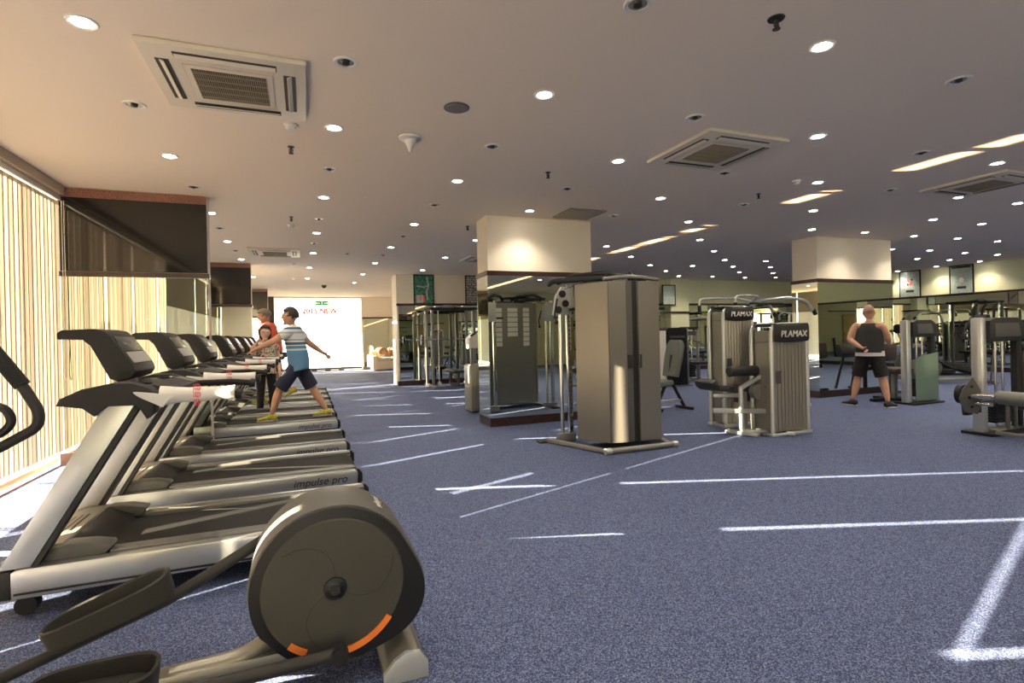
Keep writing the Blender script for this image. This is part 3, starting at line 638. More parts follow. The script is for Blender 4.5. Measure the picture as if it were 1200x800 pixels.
# ------------------------------------------------------------------ elliptical trainer in the foreground
def elliptical():
    t = thing('elliptical_trainer', 'x', 'elliptical trainer', (-.3, 2.3, 0))
    ox, oy = .3, -2.3           # room -> local
    def Pt(x, y, z): return (x+ox, y+oy, z)
    cx, cz = .085, .405
    # wheel housing
    poly = []
    for i in range(64):
        a = 2*PI*i/64; d = math.degrees(a)
        if d > 180: d -= 360
        r = .312
        if -75 < d < 25: r += .062*math.cos((d+22)/50*PI/2)**2 if abs(d+22) < 50 else 0
        if -150 < d < -75: r = .305
        poly.append((cx+ox+r*math.cos(a), cz+r*math.sin(a)))
    MB().prism(poly, 'Y', 2.19+oy, 2.50+oy, bev=.03).build('wheel_housing', 'midgrey', t)
    # dark side shell around the disc
    poly2 = [(cx+ox+(u-cx-ox)*.975, cz+(v-cz)*.975) for u, v in poly]
    MB().prism(poly2, 'Y', 2.168+oy, 2.20+oy, bev=.012).build('side_shell', 'black', t)
    d = MB().lathe([(.001, -.014), (.20, -.013), (.258, -.008), (.263, 0), (.001, 0)], Pt(cx, 2.168, cz), 'Y', 72).build('crank_disc', 'disc', t)
    g = MB()
    for k in range(3):
        a0 = math.radians(90+120*k)
        pts = [V(Pt(cx, 2.1555, cz))+V((math.cos(a0+q*.9*(q))*(.04+.2*q), 0, math.sin(a0+q*.9*q)*(.04+.2*q))) for q in [j/8 for j in range(9)]]
        g.tube(pts, .0016, 5)
    g.build('groove_lines', 'darkgrey', d)
    def arc(a0, a1, r0, r1, y0, y1):
        a = MB(); n = 14; vs = []
        for i in range(n+1):
            q = math.radians(a0+(a1-a0)*i/n)
            for r, y in ((r0, y0), (r1, y0), (r1, y1), (r0, y1)): vs.append(Pt(cx+r*math.cos(q), y, cz+r*math.sin(q)))
        fs = [[4*i+j, 4*i+(j+1) % 4, 4*i+4+(j+1) % 4, 4*i+4+j] for i in range(n) for j in range(4)]+[[0, 1, 2, 3], [4*n+3, 4*n+2, 4*n+1, 4*n]]
        a._add(vs, fs); return a
    arc(-80, -36, .236, .259, 2.150, 2.16).build('orange_arc', 'orange', d)
    arc(-132, -116, .236, .259, 2.150, 2.16).build('orange_arc', 'orange', d)
    MB().lathe([(.001, -.022), (.022, -.022), (.027, -.016), (.042, -.012), (.045, 0), (.001, 0)], Pt(cx, 2.158, cz), 'Y').build('hub_cap', 'black', t)
    MB().lathe([(.001, -.006), (.018, -.006), (.02, 0), (.001, 0)], Pt(cx, 2.137, cz), 'Y').build('hub_bolt', 'darkgrey', t)
    text('impulse', .05, 'white', t, frame_mtx(Pt(cx+.182, 2.33, cz+.259), (0, -1, 0), (-.82, 0, .57)), ext=.001)
    # rear stabiliser foot
    MB().prism([(.26+ox, .0), (.26+ox, .035), (.30+ox, .085), (.345+ox, .108), (.395+ox, .10), (.425+ox, .06), (.425+ox, .0)], 'Y', 2.13+oy, 2.62+oy, bev=.012).build('rear_foot', 'beige', t)
    MB().prism([(.255+ox, .0), (.255+ox, .04), (.298+ox, .09), (.345+ox, .114), (.40+ox, .106), (.432+ox, .062), (.432+ox, .0)], 'Y', 2.122+oy, 2.145+oy, bev=.006).build('foot_cap', 'silver', t)
    # frame
    MB().bar(Pt(-.10, 2.34, .10), Pt(-1.35, 2.34, .10), .09, .06, bev=.02).build('main_beam', 'beige', t)
    MB().tube([Pt(-.05, 2.34, .27), Pt(-.22, 2.34, .12), Pt(-.5, 2.34, .11)], .034, 14, f=.1).build('frame_tube', 'beige', t)
    MB().bar(Pt(-1.32, 2.05, .045), Pt(-1.32, 2.65, .045), .09, .07, bev=.02).build('front_foot', 'beige', t)
    MB().tube([Pt(-1.25, 2.34, .1), Pt(-1.30, 2.34, .55), Pt(-1.24, 2.34, 1.35)], .042, 16, f=.2).build('mast', 'midgrey', t)
    c = MB().prism([(-1.36+ox, 1.33), (-1.16+ox, 1.28), (-1.10+ox, 1.33), (-1.24+ox, 1.58), (-1.30+ox, 1.58)], 'Y', 2.17+oy, 2.51+oy, bev=.02).build('console', 'darkgrey', t)
    MB().bar(Pt(-1.12, 2.34, 1.35), Pt(-1.235, 2.34, 1.55), .26, .008, up=(1, 0, .5)).build('display', 'screen', c)
    # crank arms, foot arms and pedals
    MB().bar(Pt(cx, 2.12, cz), Pt(.095, 2.12, .215), .02, .05, bev=.008, up=(0, 1, 0)).build('crank', 'black', t) if False else None
    def leg_arm(y, rear, mid, front, ped, lab):
        o = MB().tube([Pt(rear[0], y, rear[1]), Pt(mid[0], y, mid[1]), Pt(front[0], y, front[1])], .024, 14, f=.1, sx=.8).build('foot_arm', 'darkgrey', t)
        MB().cyl(Pt(rear[0], y-.03, rear[1]), Pt(rear[0], y+.03, rear[1]), .03, n=18).build('crank_joint', 'black', o)
        # pedal tray: sole plate with a raised rim, sloping with the arm
        (x0, z0), (x1, z1) = ped
        L_ = math.hypot(x1-x0, z1-z0); ux = V(((x1-x0)/L_, 0, (z1-z0)/L_)); uz = V((-(z1-z0)/L_, 0, (x1-x0)/L_)); c0 = V(Pt(x0, y, z0)); w = .10
        def outline(off):
            pts = []
            for i in range(28):
                a = 2*PI*i/28; e = .62
                X = math.copysign(abs(math.cos(a))**e, math.cos(a)); Yy = math.copysign(abs(math.sin(a))**e, math.sin(a))
                pts.append((L_/2+(L_/2-off)*X, (w-off)*Yy))
            return pts
        a = MB(); vs = []; n = 28
        for off, h in ((0, -.012), (-.006, .058), (.0, .064), (.006, .058), (.010, .012)):
            for p, q in outline(off):
                hh = h if h < .03 else h*(1+.25*p/L_)
                vs.append(c0+ux*p+V((0, q, 0))+uz*hh)
        fs = [[i*n+k, i*n+(k+1) % n, (i+1)*n+(k+1) % n, (i+1)*n+k] for i in range(4) for k in range(n)]+[list(range(n))[::-1], [4*n+k for k in range(n)]]
        a._add(vs, fs); pd = a.build('pedal', 'pedalgrey', t)
        r = MB()
        for i in range(9):
            p = L_*(.22+.065*i); r.bar(c0+ux*p+uz*.014+V((0, -.045, 0)), c0+ux*p+uz*.014+V((0, .045, 0)), .008, .006, up=uz)
        r.build('tread_ribs', 'black', pd)
    leg_arm(2.06, (.09, .205), (-.25, .195), (-1.2, .20), ((-.83, .245), (-.48, .235)), 'near')
    leg_arm(2.50, (-.10, .56), (-.52, .335), (-1.20, .10), ((-.92, .245), (-.52, .37)), 'far')
    # moving arms and fixed handle
    for y, s in ((2.06, -1), (2.60, 1)):
        MB().tube([Pt(-1.20, y, .30 if s < 0 else .08), Pt(-1.28, y+.04*-s*0, .62), Pt(-1.30, y, 1.0), Pt(-1.26, y, 1.18), Pt(-1.30, y, 1.5)], .02, 12, f=.12).build('swing_arm', 'midgrey', t)
        MB().tube([Pt(-1.30, y, 1.47), Pt(-1.32, y, 1.74), Pt(-1.40, y, 1.85)], .026, 12, f=.05).build('hand_grip', 'rubber', t)
        MB().cyl(Pt(-1.29, y, .62), Pt(-1.29, 2.34, .62), .022, n=12).build('pivot_axle', 'darkgrey', t)
    MB().tube([Pt(-1.22, 2.34, .98), Pt(-1.0, 2.30, 1.0), Pt(-.865, 2.30, 1.08), Pt(-.86, 2.30, 1.13), Pt(-.90, 2.30, 1.215), Pt(-.99, 2.30, 1.36)], .017, 12, f=.05).build('fixed_handle', 'darkgrey', t)
    MB().tube([Pt(-.905, 2.30, 1.225), Pt(-.99, 2.30, 1.36), Pt(-1.05, 2.30, 1.45), Pt(-1.14, 2.31, 1.45)], .024, 12, f=.05).build('handle_foam', 'rubber', t)
    MB().tube([Pt(-1.02, 2.28, 1.10), Pt(-.98, 2.28, 1.165), Pt(-.94, 2.28, 1.15), Pt(-.925, 2.28, 1.105), Pt(-.95, 2.28, 1.07), Pt(-1.0, 2.28, 1.055), Pt(-1.2, 2.32, 1.04)], .014, 10, f=.03).build('bottle_ring', 'black', t)
    return t
el = elliptical(); el['label'] = 'large elliptical trainer in the foreground with a round grey wheel cover'; el['group'] = 'elliptical trainers'

# ------------------------------------------------------------------ gym machines
def tower(t, c, w, d, h, txt='PLAMAX', cap='darkgrey', fr='silver', sh='beige', label=True, capm=.24, tsz=.105):
    """A ribbed weight stack tower: arched frame tubes, ribbed shroud, curved cap with lettering. c = centre of its foot."""
    x, y = c; g = .028
    for s, nm in ((-1, 'frame_tube'), (1, 'frame_tube')):
        yy = y+s*(d/2-g)
        MB().tube([(x-w/2+g, yy, .03), (x-w/2+g, yy, h-g), (x+w/2-g, yy, h-g), (x+w/2-g, yy, .03)], g, 12, f=.13).build(nm, fr, t)
    n = 9; p = []; iw = w-4*g
    for i in range(n*2+1):
        u = -iw/2+iw*i/(n*2); p.append((x+u, y-d/2+(.006 if i % 2 else .022)))
    q = p+[(x+iw/2, y+d/2-.03), (x-iw/2, y+d/2-.03)]
    MB().prism(q, 'Z', .06, h-.10).build('ribbed_shroud', sh, t)
    a = MB(); k = 10; rows = []
    for zz, bu in ((h-capm, .0), (h-capm+.03, .035), (h-capm*.55, .045), (h-.05, .035), (h-.012, .0)):
        rows.append([(x-w/2+.03+(w-.06)*i/k, y-d/2-bu*math.sin(PI*(.12+.76*i/k))-.006, zz-(.02*math.sin(PI*i/k) if zz < h-capm+.04 else 0)) for i in range(k+1)])
    vs = [v for r in rows for v in r]; fs = [[i*(k+1)+j, i*(k+1)+j+1, (i+1)*(k+1)+j+1, (i+1)*(k+1)+j] for i in range(len(rows)-1) for j in range(k)]
    nv = len(vs); vs += [(v[0], y+d/2-.02, v[2]) for v in rows[0]] + [(v[0], y+d/2-.02, v[2]) for v in rows[-1]]
    fs += [[j, j+1, nv+j+1, nv+j] for j in range(k)]; b0 = (len(rows)-1)*(k+1); fs += [[b0+j, b0+j+1, nv+k+1+j+1, nv+k+1+j] for j in range(k)]
    a._add(vs, fs); cp = a.build('cap', cap, t, ang=50)
    if txt: text(txt, tsz*w/.6, 'white', cp, frame_mtx((x-.01, y-d/2-.058, h-capm*.62), (1, 0, 0), (0, 0, 1)), shear=.15, ext=.004)
    if label: MB().box((x-w*.33, y-d/2+.003, h*.52), (.075, .006, .16)).build('instruction_label', 'brownpad', t)
    MB().bar((x-w/2-.02, y-d/2+.03, .02), (x+w/2+.02, y-d/2+.03, .02), .07, .04, bev=.01).bar((x-w/2-.02, y+d/2-.03, .02), (x+w/2+.02, y+d/2-.03, .02), .07, .04, bev=.01).bar((x-w/2+.03, y-d/2, .02), (x-w/2+.03, y+d/2, .02), .06, .035).bar((x+w/2-.03, y-d/2, .02), (x+w/2-.03, y+d/2, .02), .06, .035).build('base_frame', fr, t)

def pad(c, s, rot=(0, 0, 0), m='pad', t=None, nm='pad'):
    return MB().box(c, s, rot, bev=min(s)*.4).build(nm, m, t)
def roller(p, q, r, m='pad', t=None, nm='roller_pad'):
    o = MB().tube([p, V(p).lerp(V(q), .03), V(p).lerp(V(q), .97), q], [r*.75, r, r, r*.75], 18).build(nm, m, t)
    return o

# 1  tall cable machine in the middle
def cable_machine():
    t = thing('cable_machine', 'x', 'cable machine', (3.55, 5.55, 0))
    ox, oy = -3.55, -5.55
    Pt = lambda x, y, z: (x+ox, y+oy, z)
    def panel(poly, z0, z1, nm, m): return MB().prism([(a+ox, b+oy) for a, b in poly], 'Z', z0, z1, bev=.006).build(nm, m, t)
    panel([(3.04, 5.72), (3.24, 5.30), (3.265, 5.32), (3.10, 5.80)], .09, 1.95, 'side_panel', 'beige')
    panel([(3.245, 5.295), (3.46, 5.265), (3.46, 5.30), (3.27, 5.33)], .09, 1.955, 'front_panel', 'beige')
    panel([(3.46, 5.275), (3.545, 5.27), (3.545, 5.32), (3.46, 5.32)], .09, 1.96, 'centre_rib', 'midgrey')
    panel([(3.55, 5.30), (3.625, 5.30), (3.625, 5.34), (3.55, 5.34)], .09, 1.96, 'dark_channel', 'darkgrey')
    panel([(3.63, 5.265), (3.90, 5.24), (3.905, 5.28), (3.63, 5.31)], .09, 1.955, 'front_panel', 'beige')
    panel([(3.90, 5.245), (3.985, 5.36), (4.06, 5.78), (4.03, 5.80), (3.90, 5.30)], .09, 1.95, 'side_panel', 'beige')
    panel([(3.12, 5.78), (3.12, 5.74), (4.03, 5.74), (4.03, 5.78)], .09, 1.95, 'back_panel', 'beige')
    for i in range(3):
        for j in range(8 if i != 1 else 6): MB().box(Pt(3.30+i*.27, 5.785, 1.82-j*.09), (.20 if i == 1 else .12, .006, .075)).build('exercise_card', 'white', t) if i != 9 else None
    MB().prism([(a+ox, b+oy) for a, b in [(3.10, 5.70), (3.28, 5.33), (3.9, 5.29), (4.0, 5.72)]], 'Z', 1.93, 1.965, bev=.004).build('top_plate', 'darkgrey', t)
    for x in (3.505, 3.665): MB().box(Pt(x, 5.268, 1.02), (.06, .012, .16), bev=.003).build('latch_plate', 'darkgrey', t)
    for z in (1.28, 1.36, .8): MB().cyl(Pt(3.587, 5.30, z), Pt(3.587, 5.285, z), .012, n=10).build('bolt', 'black', t)
    # floor frame
    MB().tube([Pt(3.10, 5.16, .035), Pt(4.02, 5.16, .035)], .033, 14).build('front_foot', 'graysteel', t)
    MB().cyl(Pt(3.08, 5.16, .036), Pt(3.155, 5.16, .036), .037, n=14).build('foot_end', 'silver', t); MB().cyl(Pt(3.99, 5.16, .036), Pt(4.05, 5.16, .036), .037, n=14).build('foot_end', 'silver', t)
    for s, xe in ((-1, 2.80), (1, 4.27)):
        xs = 3.12 if s < 0 else 3.98
        MB().bar(Pt(xs, 5.22, .03), Pt(xe, 6.12, .03), .07, .045, bev=.01).build('side_foot', 'graysteel', t)
        MB().box(Pt(xe, 6.12, .012), (.22, .12, .022), bev=.004).build('floor_plate', 'black', t)
        px = 3.0 if s < 0 else 4.12
        p1 = MB().cyl(Pt(px-.0, 6.05, .03), Pt(px, 6.05, 1.66), .024, n=16).build('guide_post', 'steel', t)
        MB().bar(Pt(px+.115, 6.05, .03), Pt(px+.115, 6.05, 1.98), .055, .055, bev=.006).build('upright_post', 'steel', t)
        hl = MB()
        for j in range(26): hl.cyl(Pt(px+.115, 6.021, .25+j*.055), Pt(px+.115, 6.019, .25+j*.055), .008, n=8)
        h_ = hl.build('adjustment_holes', 'black', t); h_['kind'] = 'stuff'
        MB().box(Pt(px+.05, 6.05, .06), (.24, .10, .09), bev=.015).build('post_shoe', 'graysteel', t)
        a = MB().prism([(px-.10+ox, 1.60), (px+.15+ox, 1.60), (px+.15+ox, 1.93), (px+.02+ox, 1.95), (px-.06+ox, 1.84)], 'Y', 6.02+oy, 6.08+oy, bev=.01).build('head_bracket', 'silver', t)
        for (dx, z) in ((.02, 1.86), (.06, 1.74), (-.04, 1.66)): MB().cyl(Pt(px+dx, 6.00, z), Pt(px+dx, 6.03, z), .045, n=20).build('pulley', 'darkgrey', a)
        MB().tube([Pt(px-.06, 6.0, 1.80), Pt(px-.11, 5.98, 1.6), Pt(px-.09, 5.97, 1.52)], .012, 8, f=.03).ball(Pt(px-.09, 5.97, 1.5), .024, 10).build('cable_handle', 'black', t)
        MB().tube([Pt(px+.10, 6.0, 1.66), Pt(px+.22, 5.93, 1.665), Pt(px+.34, 5.88, 1.67)], .016, 10, f=.03).build('hand_grip', 'rubber', t)
        # roof arms
        MB().tube([Pt(px-.12, 6.10, 1.99), Pt(px+.15*-s*-1 if s < 0 else px-.15, 5.95, 2.01), Pt(3.30 if s < 0 else 3.85, 5.48, 2.01)], .034, 12, f=.1).build('roof_arm', 'darkgrey', t)
        MB().tube([Pt(px-.02, 6.08, 2.0), Pt(px+.16 if s < 0 else px-.16, 5.95, 2.085), Pt(3.42 if s < 0 else 3.74, 5.58, 2.085), Pt(3.5 if s < 0 else 3.68, 5.45, 2.02)], .028, 12, f=.08).build('roof_cover_tube', 'darkgrey', t)
        MB().cyl(Pt(3.33 if s < 0 else 3.8, 5.40, 2.0), Pt(3.33 if s < 0 else 3.8, 5.44, 2.0), .05, n=20).build('roof_pulley', 'black', t)
        MB().tube([Pt(px+.05, 6.03, 1.92), Pt(3.34 if s < 0 else 3.79, 5.46, 2.045)], .004, 6).build('cable', 'black', t)
    MB().tube([Pt(3.22, 5.36, 1.985), Pt(3.6, 5.31, 2.02), Pt(3.98, 5.36, 1.985)], .024, 12, f=.2).build('roof_cross_tube', 'graysteel', t)
    MB().tube([Pt(3.45, 5.5, 2.05), Pt(3.75, 5.6, 2.06), Pt(4.10, 6.0, 2.0)], .02, 10, f=.1).build('chin_up_bar', 'black', t)
    return t
cm = cable_machine(); cm['label'] = 'tall cable machine with a beige panelled tower and twin posts, in the middle'

# 2  leg machine with the lettered cap (nearer of the pair)
t = leg = thing('leg_extension_machine', 'seated leg machine with the lower tower, clear capital letters on its dark cap', 'weight machine', (5.78, 5.25, 0), 0, 'lettered weight machines')
tower(t, (0, 0), .66, .38, 1.44)
MB().box((.06, -.165, .38), (.36, .006, .52), bev=.02).build('weight_shadow_panel', 'midgrey', t)  # plain grey panel on the lower front of the tower
roller((-.68, .18, .82), (-.20, .12, .82), .068, 'pad', t)
MB().tube([(-.22, .13, .82), (-.10, .10, .86), (.0, .16, .98)], .024, 12, f=.05).build('roller_arm', 'silver', t)
MB().bar((-.55, .12, .60), (-.20, .05, .78), .05, .05, bev=.01).build('lever_beam', 'silver', t)
MB().bar((-.92, .22, .33), (-.25, -.0, .30), .075, .06, bev=.015).build('long_beam', 'silver', t)
MB().tube([(-.56, .10, .62), (-.56, .10, .05), (-.30, .0, .035), (-.05, -.05, .035)], .03, 12, f=.06).build('front_leg', 'silver', t)
MB().bar((-.62, .3, .03), (-.50, -.12, .03), .08, .045, bev=.01).build('floor_foot', 'silver', t)
MB().bar((-.46, .15, .0), (-.46, .15, .55), .07, .05, bev=.01).build('seat_post', 'graysteel', t)
pad((-.74, .34, .60), (.30, .36, .08), (0, .12, .1), 'pad', t, 'seat')
pad((-.88, .36, .66), (.12, .34, .10), (0, -.35, 0), 'pad', t, 'thigh_pad')
MB().bar((-.80, .34, .50), (-.50, .2, .50), .05, .05, bev=.01).build('seat_bracket', 'silver', t)
MB().cyl((-.30, .05, .55), (-.30, .13, .55), .10, n=28).build('cam_wheel', 'graysteel', t)
MB().tube([(-.18, .02, .70), (-.28, -.02, .62), (-.20, -.03, .50), (-.27, -.03, .42)], .010, 8, f=.04).build('cable', 'black', t)
pad((-.32, .30, .52), (.30, .10, .26), (0, 0, .1), 'brownpad', t, 'back_cushion')
MB().bar((-.10, -.17, .03), (-.02, -.24, .03), .07, .05, bev=.01).build('corner_foot', 'silver', t)

# 3  its taller neighbour
t = tall = thing('leg_curl_machine', 'taller lettered weight machine just left and behind the one with capital letters', 'weight machine', (5.74, 5.98, 0), 0, 'lettered weight machines')
tower(t, (-.07, 0), .56, .34, 1.70, capm=.2)
MB().tube([(-.34, -.14, .40), (-.34, -.14, .04), (.1, -.14, .03)], .028, 12, f=.08).build('front_leg', 'silver', t)
roller((.32, -.1, .86), (.62, -.1, .86), .06, 'pad', t)
pad((.42, .10, .58), (.40, .34, .08), (0, 0, 0), 'pad', t, 'seat'); MB().bar((.42, .1, 0), (.42, .1, .54), .07, .05, bev=.01).build('seat_post', 'graysteel', t)
MB().bar((.25, .1, .03), (.7, .1, .03), .07, .05, bev=.01).build('floor_foot', 'silver', t)
pad((.66, .10, .92), (.08, .34, .55), (0, .12, 0), 'pad', t, 'backrest'); MB().bar((.6, .1, .5), (.70, .1, 1.0), .05, .04, bev=.01).build('backrest_post', 'silver', t)

# 4  overhead press with curved arms behind them
def press():
    t = thing('shoulder_press_machine', 'x', 'weight machine')
    tower(t, (0, 0), .56, .36, 1.50, capm=.2)
    MB().tube([(.30, .1, .05), (.30, .1, 1.45), (.42, .1, 1.80), (.75, .1, 1.86)], .035, 12, f=.2).build('main_post', 'silver', t)
    for s in (-1, 1):
        MB().tube([(.45, .1, 1.84), (.35+.02*s, .1+s*.25, 1.92), (-.15, .1+s*.42, 1.92), (-.32, .1+s*.42, 1.90), (-.33, .1+s*.42, 1.76)], .022, 12, f=.08).build('press_arm', 'silver', t)
        MB().tube([(.62, .1, 1.86), (.95, .1+s*.25, 1.90), (1.25, .1+s*.40, 1.84), (1.38, .1+s*.42, 1.66)], .026, 12, f=.14).build('press_arm', 'silver', t)
        MB().tube([(1.38, .1+s*.42, 1.68), (1.44, .1+s*.42, 1.60)], .036, 12).build('arm_end', 'black', t)
        MB().tube([(-.33, .1+s*.42, 1.80), (-.33, .1+s*.42, 1.68)], .03, 12).build('hand_grip', 'rubber', t)
        MB().tube([(.2, .1+s*.2, 1.80), (.9, .1+s*.22, 1.79)], .018, 10).build('cross_tube', 'black', t)
    pad((.95, .1, .50), (.42, .38, .09), (0, 0, 0), 'pad', t, 'seat'); pad((1.22, .1, .92), (.09, .36, .66), (0, .15, 0), 'pad', t, 'backrest')
    MB().tube([(.95, .1, .03), (.95, .1, .46)], .04, 12).build('seat_post', 'graysteel', t); MB().tube([(1.1, .1, .4), (1.30, .1, 1.2), (1.30, .1, 1.3)], .03, 12, f=.1).build('backrest_post', 'silver', t)
    MB().bar((.1, .1, .03), (1.4, .1, .03), .08, .05, bev=.01).bar((1.35, -.25, .03), (1.35, .45, .03), .08, .05, bev=.01).build('floor_frame', 'silver', t)
    MB().tube([(.45, -.18, .95), (.45, -.18, 1.12), (.5, -.18, 1.12), (.5, -.18, .98), (.43, -.18, .98)], .012, 8, f=.02).build('seat_lever', 'black', t)
    return t
pr_ = press(); pr_.location = (6.78, 7.0, 0); pr_['label'] = 'press machine with curved overhead arms, behind the two lettered towers'; pr_['group'] = 'overhead press machines'

# 5  open framed machine by the man in the tank top
def open_tower(t, w=.80, h=1.46, silver_left=True, shroud=True, dx=0):
    MB().bar((-w/2+.07, 0, .02), (-w/2+.07, 0, h), .12, .12, bev=.03).build('silver_post', 'silver', t)
    MB().bar((w/2-.05, 0, .02), (w/2-.05, 0, h-.06), .08, .12, bev=.02).build('dark_post', 'darkgrey', t)
    p = [(-w/2+.14, h-.30), (-w/2+.14, h-.04), (-w/2+.25, h), (w/2-.16, h), (w/2-.02, h-.08), (w/2-.02, h-.27), (w/2-.20, h-.30)]
    c = MB().prism(p, 'Y', -.09, .09, bev=.02).build('top_cover', 'darkgrey', t)
    MB().prism([(-w/2+.24, h-.24), (-w/2+.24, h-.07), (w/2-.18, h-.07), (w/2-.12, h-.24)], 'Y', -.098, -.08, bev=.006).build('cover_inset', 'midgrey', c)
    for x in (-.05, .10): MB().cyl((x+dx, 0, .08), (x+dx, 0, h-.28), .013, n=12).build('guide_rod', 'steel', t)
    ws = MB()
    for i in range(9): ws.box((.02+dx, 0, .14+i*.036), (.34, .10, .030), bev=.004)
    ws.build('weight_stack', 'black', t)
    if shroud: MB().prism([(-w/2+.16, .06), (-w/2+.16, h*.54), (-w/2+.3, h*.57), (w/2-.03, h*.61), (w/2-.03, .06)], 'Y', -.10, -.09, bev=.003).build('lower_shroud', 'shroud', t)
    MB().box((0, 0, .02), (w+.02, .34, .035), bev=.008).build('base_plate', 'black', t)
t = thing('hip_machine', 'open framed weight machine with a green lower shroud beside the man in a tank top', 'weight machine', (10.03, 6.15, 0))
open_tower(t)
pad((.05, .62, .88), (.55, .12, .34), (.1, 0, 0), 'brownpad', t, 'backrest'); pad((.0, .42, .55), (.5, .4, .10), (0, 0, 0), 'brownpad', t, 'seat')
MB().bar((0, .42, .03), (0, .42, .50), .08, .08, bev=.01).build('seat_post', 'graysteel', t); MB().bar((0, .1, .03), (0, .8, .03), .08, .05, bev=.01).bar((-.5, .5, .03), (.5, .5, .03), .08, .05, bev=.01).build('floor_frame', 'black', t)
t = thing('preacher_bench', 'dark padded bench right of the green shroud machine, near the mirrored column', 'bench', (11.0, 6.85, 0), .2)
pad((0, 0, .86), (.62, .20, .30), (.45, 0, 0), 'pad', t, 'arm_pad'); pad((0, .38, .50), (.36, .34, .09), (0, 0, 0), 'pad', t, 'seat')
MB().tube([(-.2, -.2, .03), (-.16, .0, .75), (.16, .0, .75), (.2, -.2, .03)], .028, 12, f=.06).build('front_frame', 'midgrey', t); MB().bar((0, -.05, .06), (0, .42, .06), .06, .06, bev=.01).bar((0, .38, .06), (0, .38, .46), .06, .06, bev=.01).bar((-.25, .42, .03), (.25, .42, .03), .06, .05, bev=.01).build('lower_frame', 'midgrey', t)
MB().bar((-.28, -.08, .72), (-.31, -.10, 1.14), .035, .05, bev=.01).build('bar_catch', 'black', t)

# 6  machine at the right edge with the long roller
t = thing('leg_press_machine', 'open framed machine at the right edge with a long grey roller and silver post', 'weight machine', (8.12, 4.05, 0))
open_tower(t, w=.90, h=1.44, shroud=False, dx=.0)
X0, Y0 = -8.12, -4.05
Pt = lambda x, y, z: (x+X0, y+Y0, z)
roller(Pt(7.40, 3.70, .515), Pt(7.40, 3.05, .515), .078, 'greypad', t)
MB().cyl(Pt(7.40, 4.02, .505), Pt(7.40, 3.69, .515), .038, n=18).build('roller_axle', 'steel', t)
MB().cyl(Pt(7.42, 3.92, .42), Pt(7.42, 3.76, .42), .022, n=12).build('lower_axle', 'steel', t)
MB().prism([(-.05, -.20), (.10, -.17), (.16, -.02), (.12, .10), (-.0, .24), (-.08, .10), (-.10, -.05)], 'X', -.008, .008, bev=.004).build('adjuster_plate', 'midgrey', t)
o = [c for c in t.children if c.name.startswith('adjuster_plate')][0]; o.location = Pt(7.40, 3.94, .49); o.rotation_euler = (0, 0, 1.15)
for dy, dz in ((.02, .13), (.05, .0), (.02, -.11)):
    q = MB().cyl((-.012, dy, dz), (.012, dy, dz), .018, n=12).build('hole_rim', 'black', o)
MB().cyl(Pt(7.40, 4.08, .52), Pt(7.40, 4.02, .52), .115, n=28).build('counterweight', 'black', t)
MB().bar(Pt(7.40, 4.0, .27), Pt(7.40, 4.02, .50), .06, .10, bev=.01).build('link_arm', 'black', t)
MB().bar(Pt(7.42, 3.9, .42), Pt(7.9, 3.95, .42), .05, .05, bev=.01).build('axle_support', 'darkgrey', t)
MB().box(Pt(7.595, 3.975, .40), (.03, .02, .22), bev=.004).build('slot', 'black', t)
MB().bar(Pt(7.72, 3.88, .05), Pt(7.76, 3.1, .05), .05, .04, bev=.01).build('lower_rail', 'graysteel', t)
for x in (7.92, 8.08): MB().cyl(Pt(x, 3.86, .08), Pt(x, 3.86, .36), .022, n=14).build('damper', 'midgrey', t)
pad(Pt(8.5, 3.85, .34), (.5, .4, .12), (0, 0, 0), 'brownpad', t, 'seat'); pad(Pt(8.85, 3.95, .72), (.12, .4, .6), (0, .2, 0), 'brownpad', t, 'backrest')
MB().bar(Pt(8.5, 3.9, .03), Pt(8.5, 3.9, .3), .08, .08, bev=.01).bar(Pt(7.9, 4.0, .03), Pt(9.0, 4.0, .03), .08, .05, bev=.01).bar(Pt(8.75, 3.95, .05), Pt(8.85, 4.0, .6), .06, .05, bev=.01).build('seat_frame', 'graysteel', t)

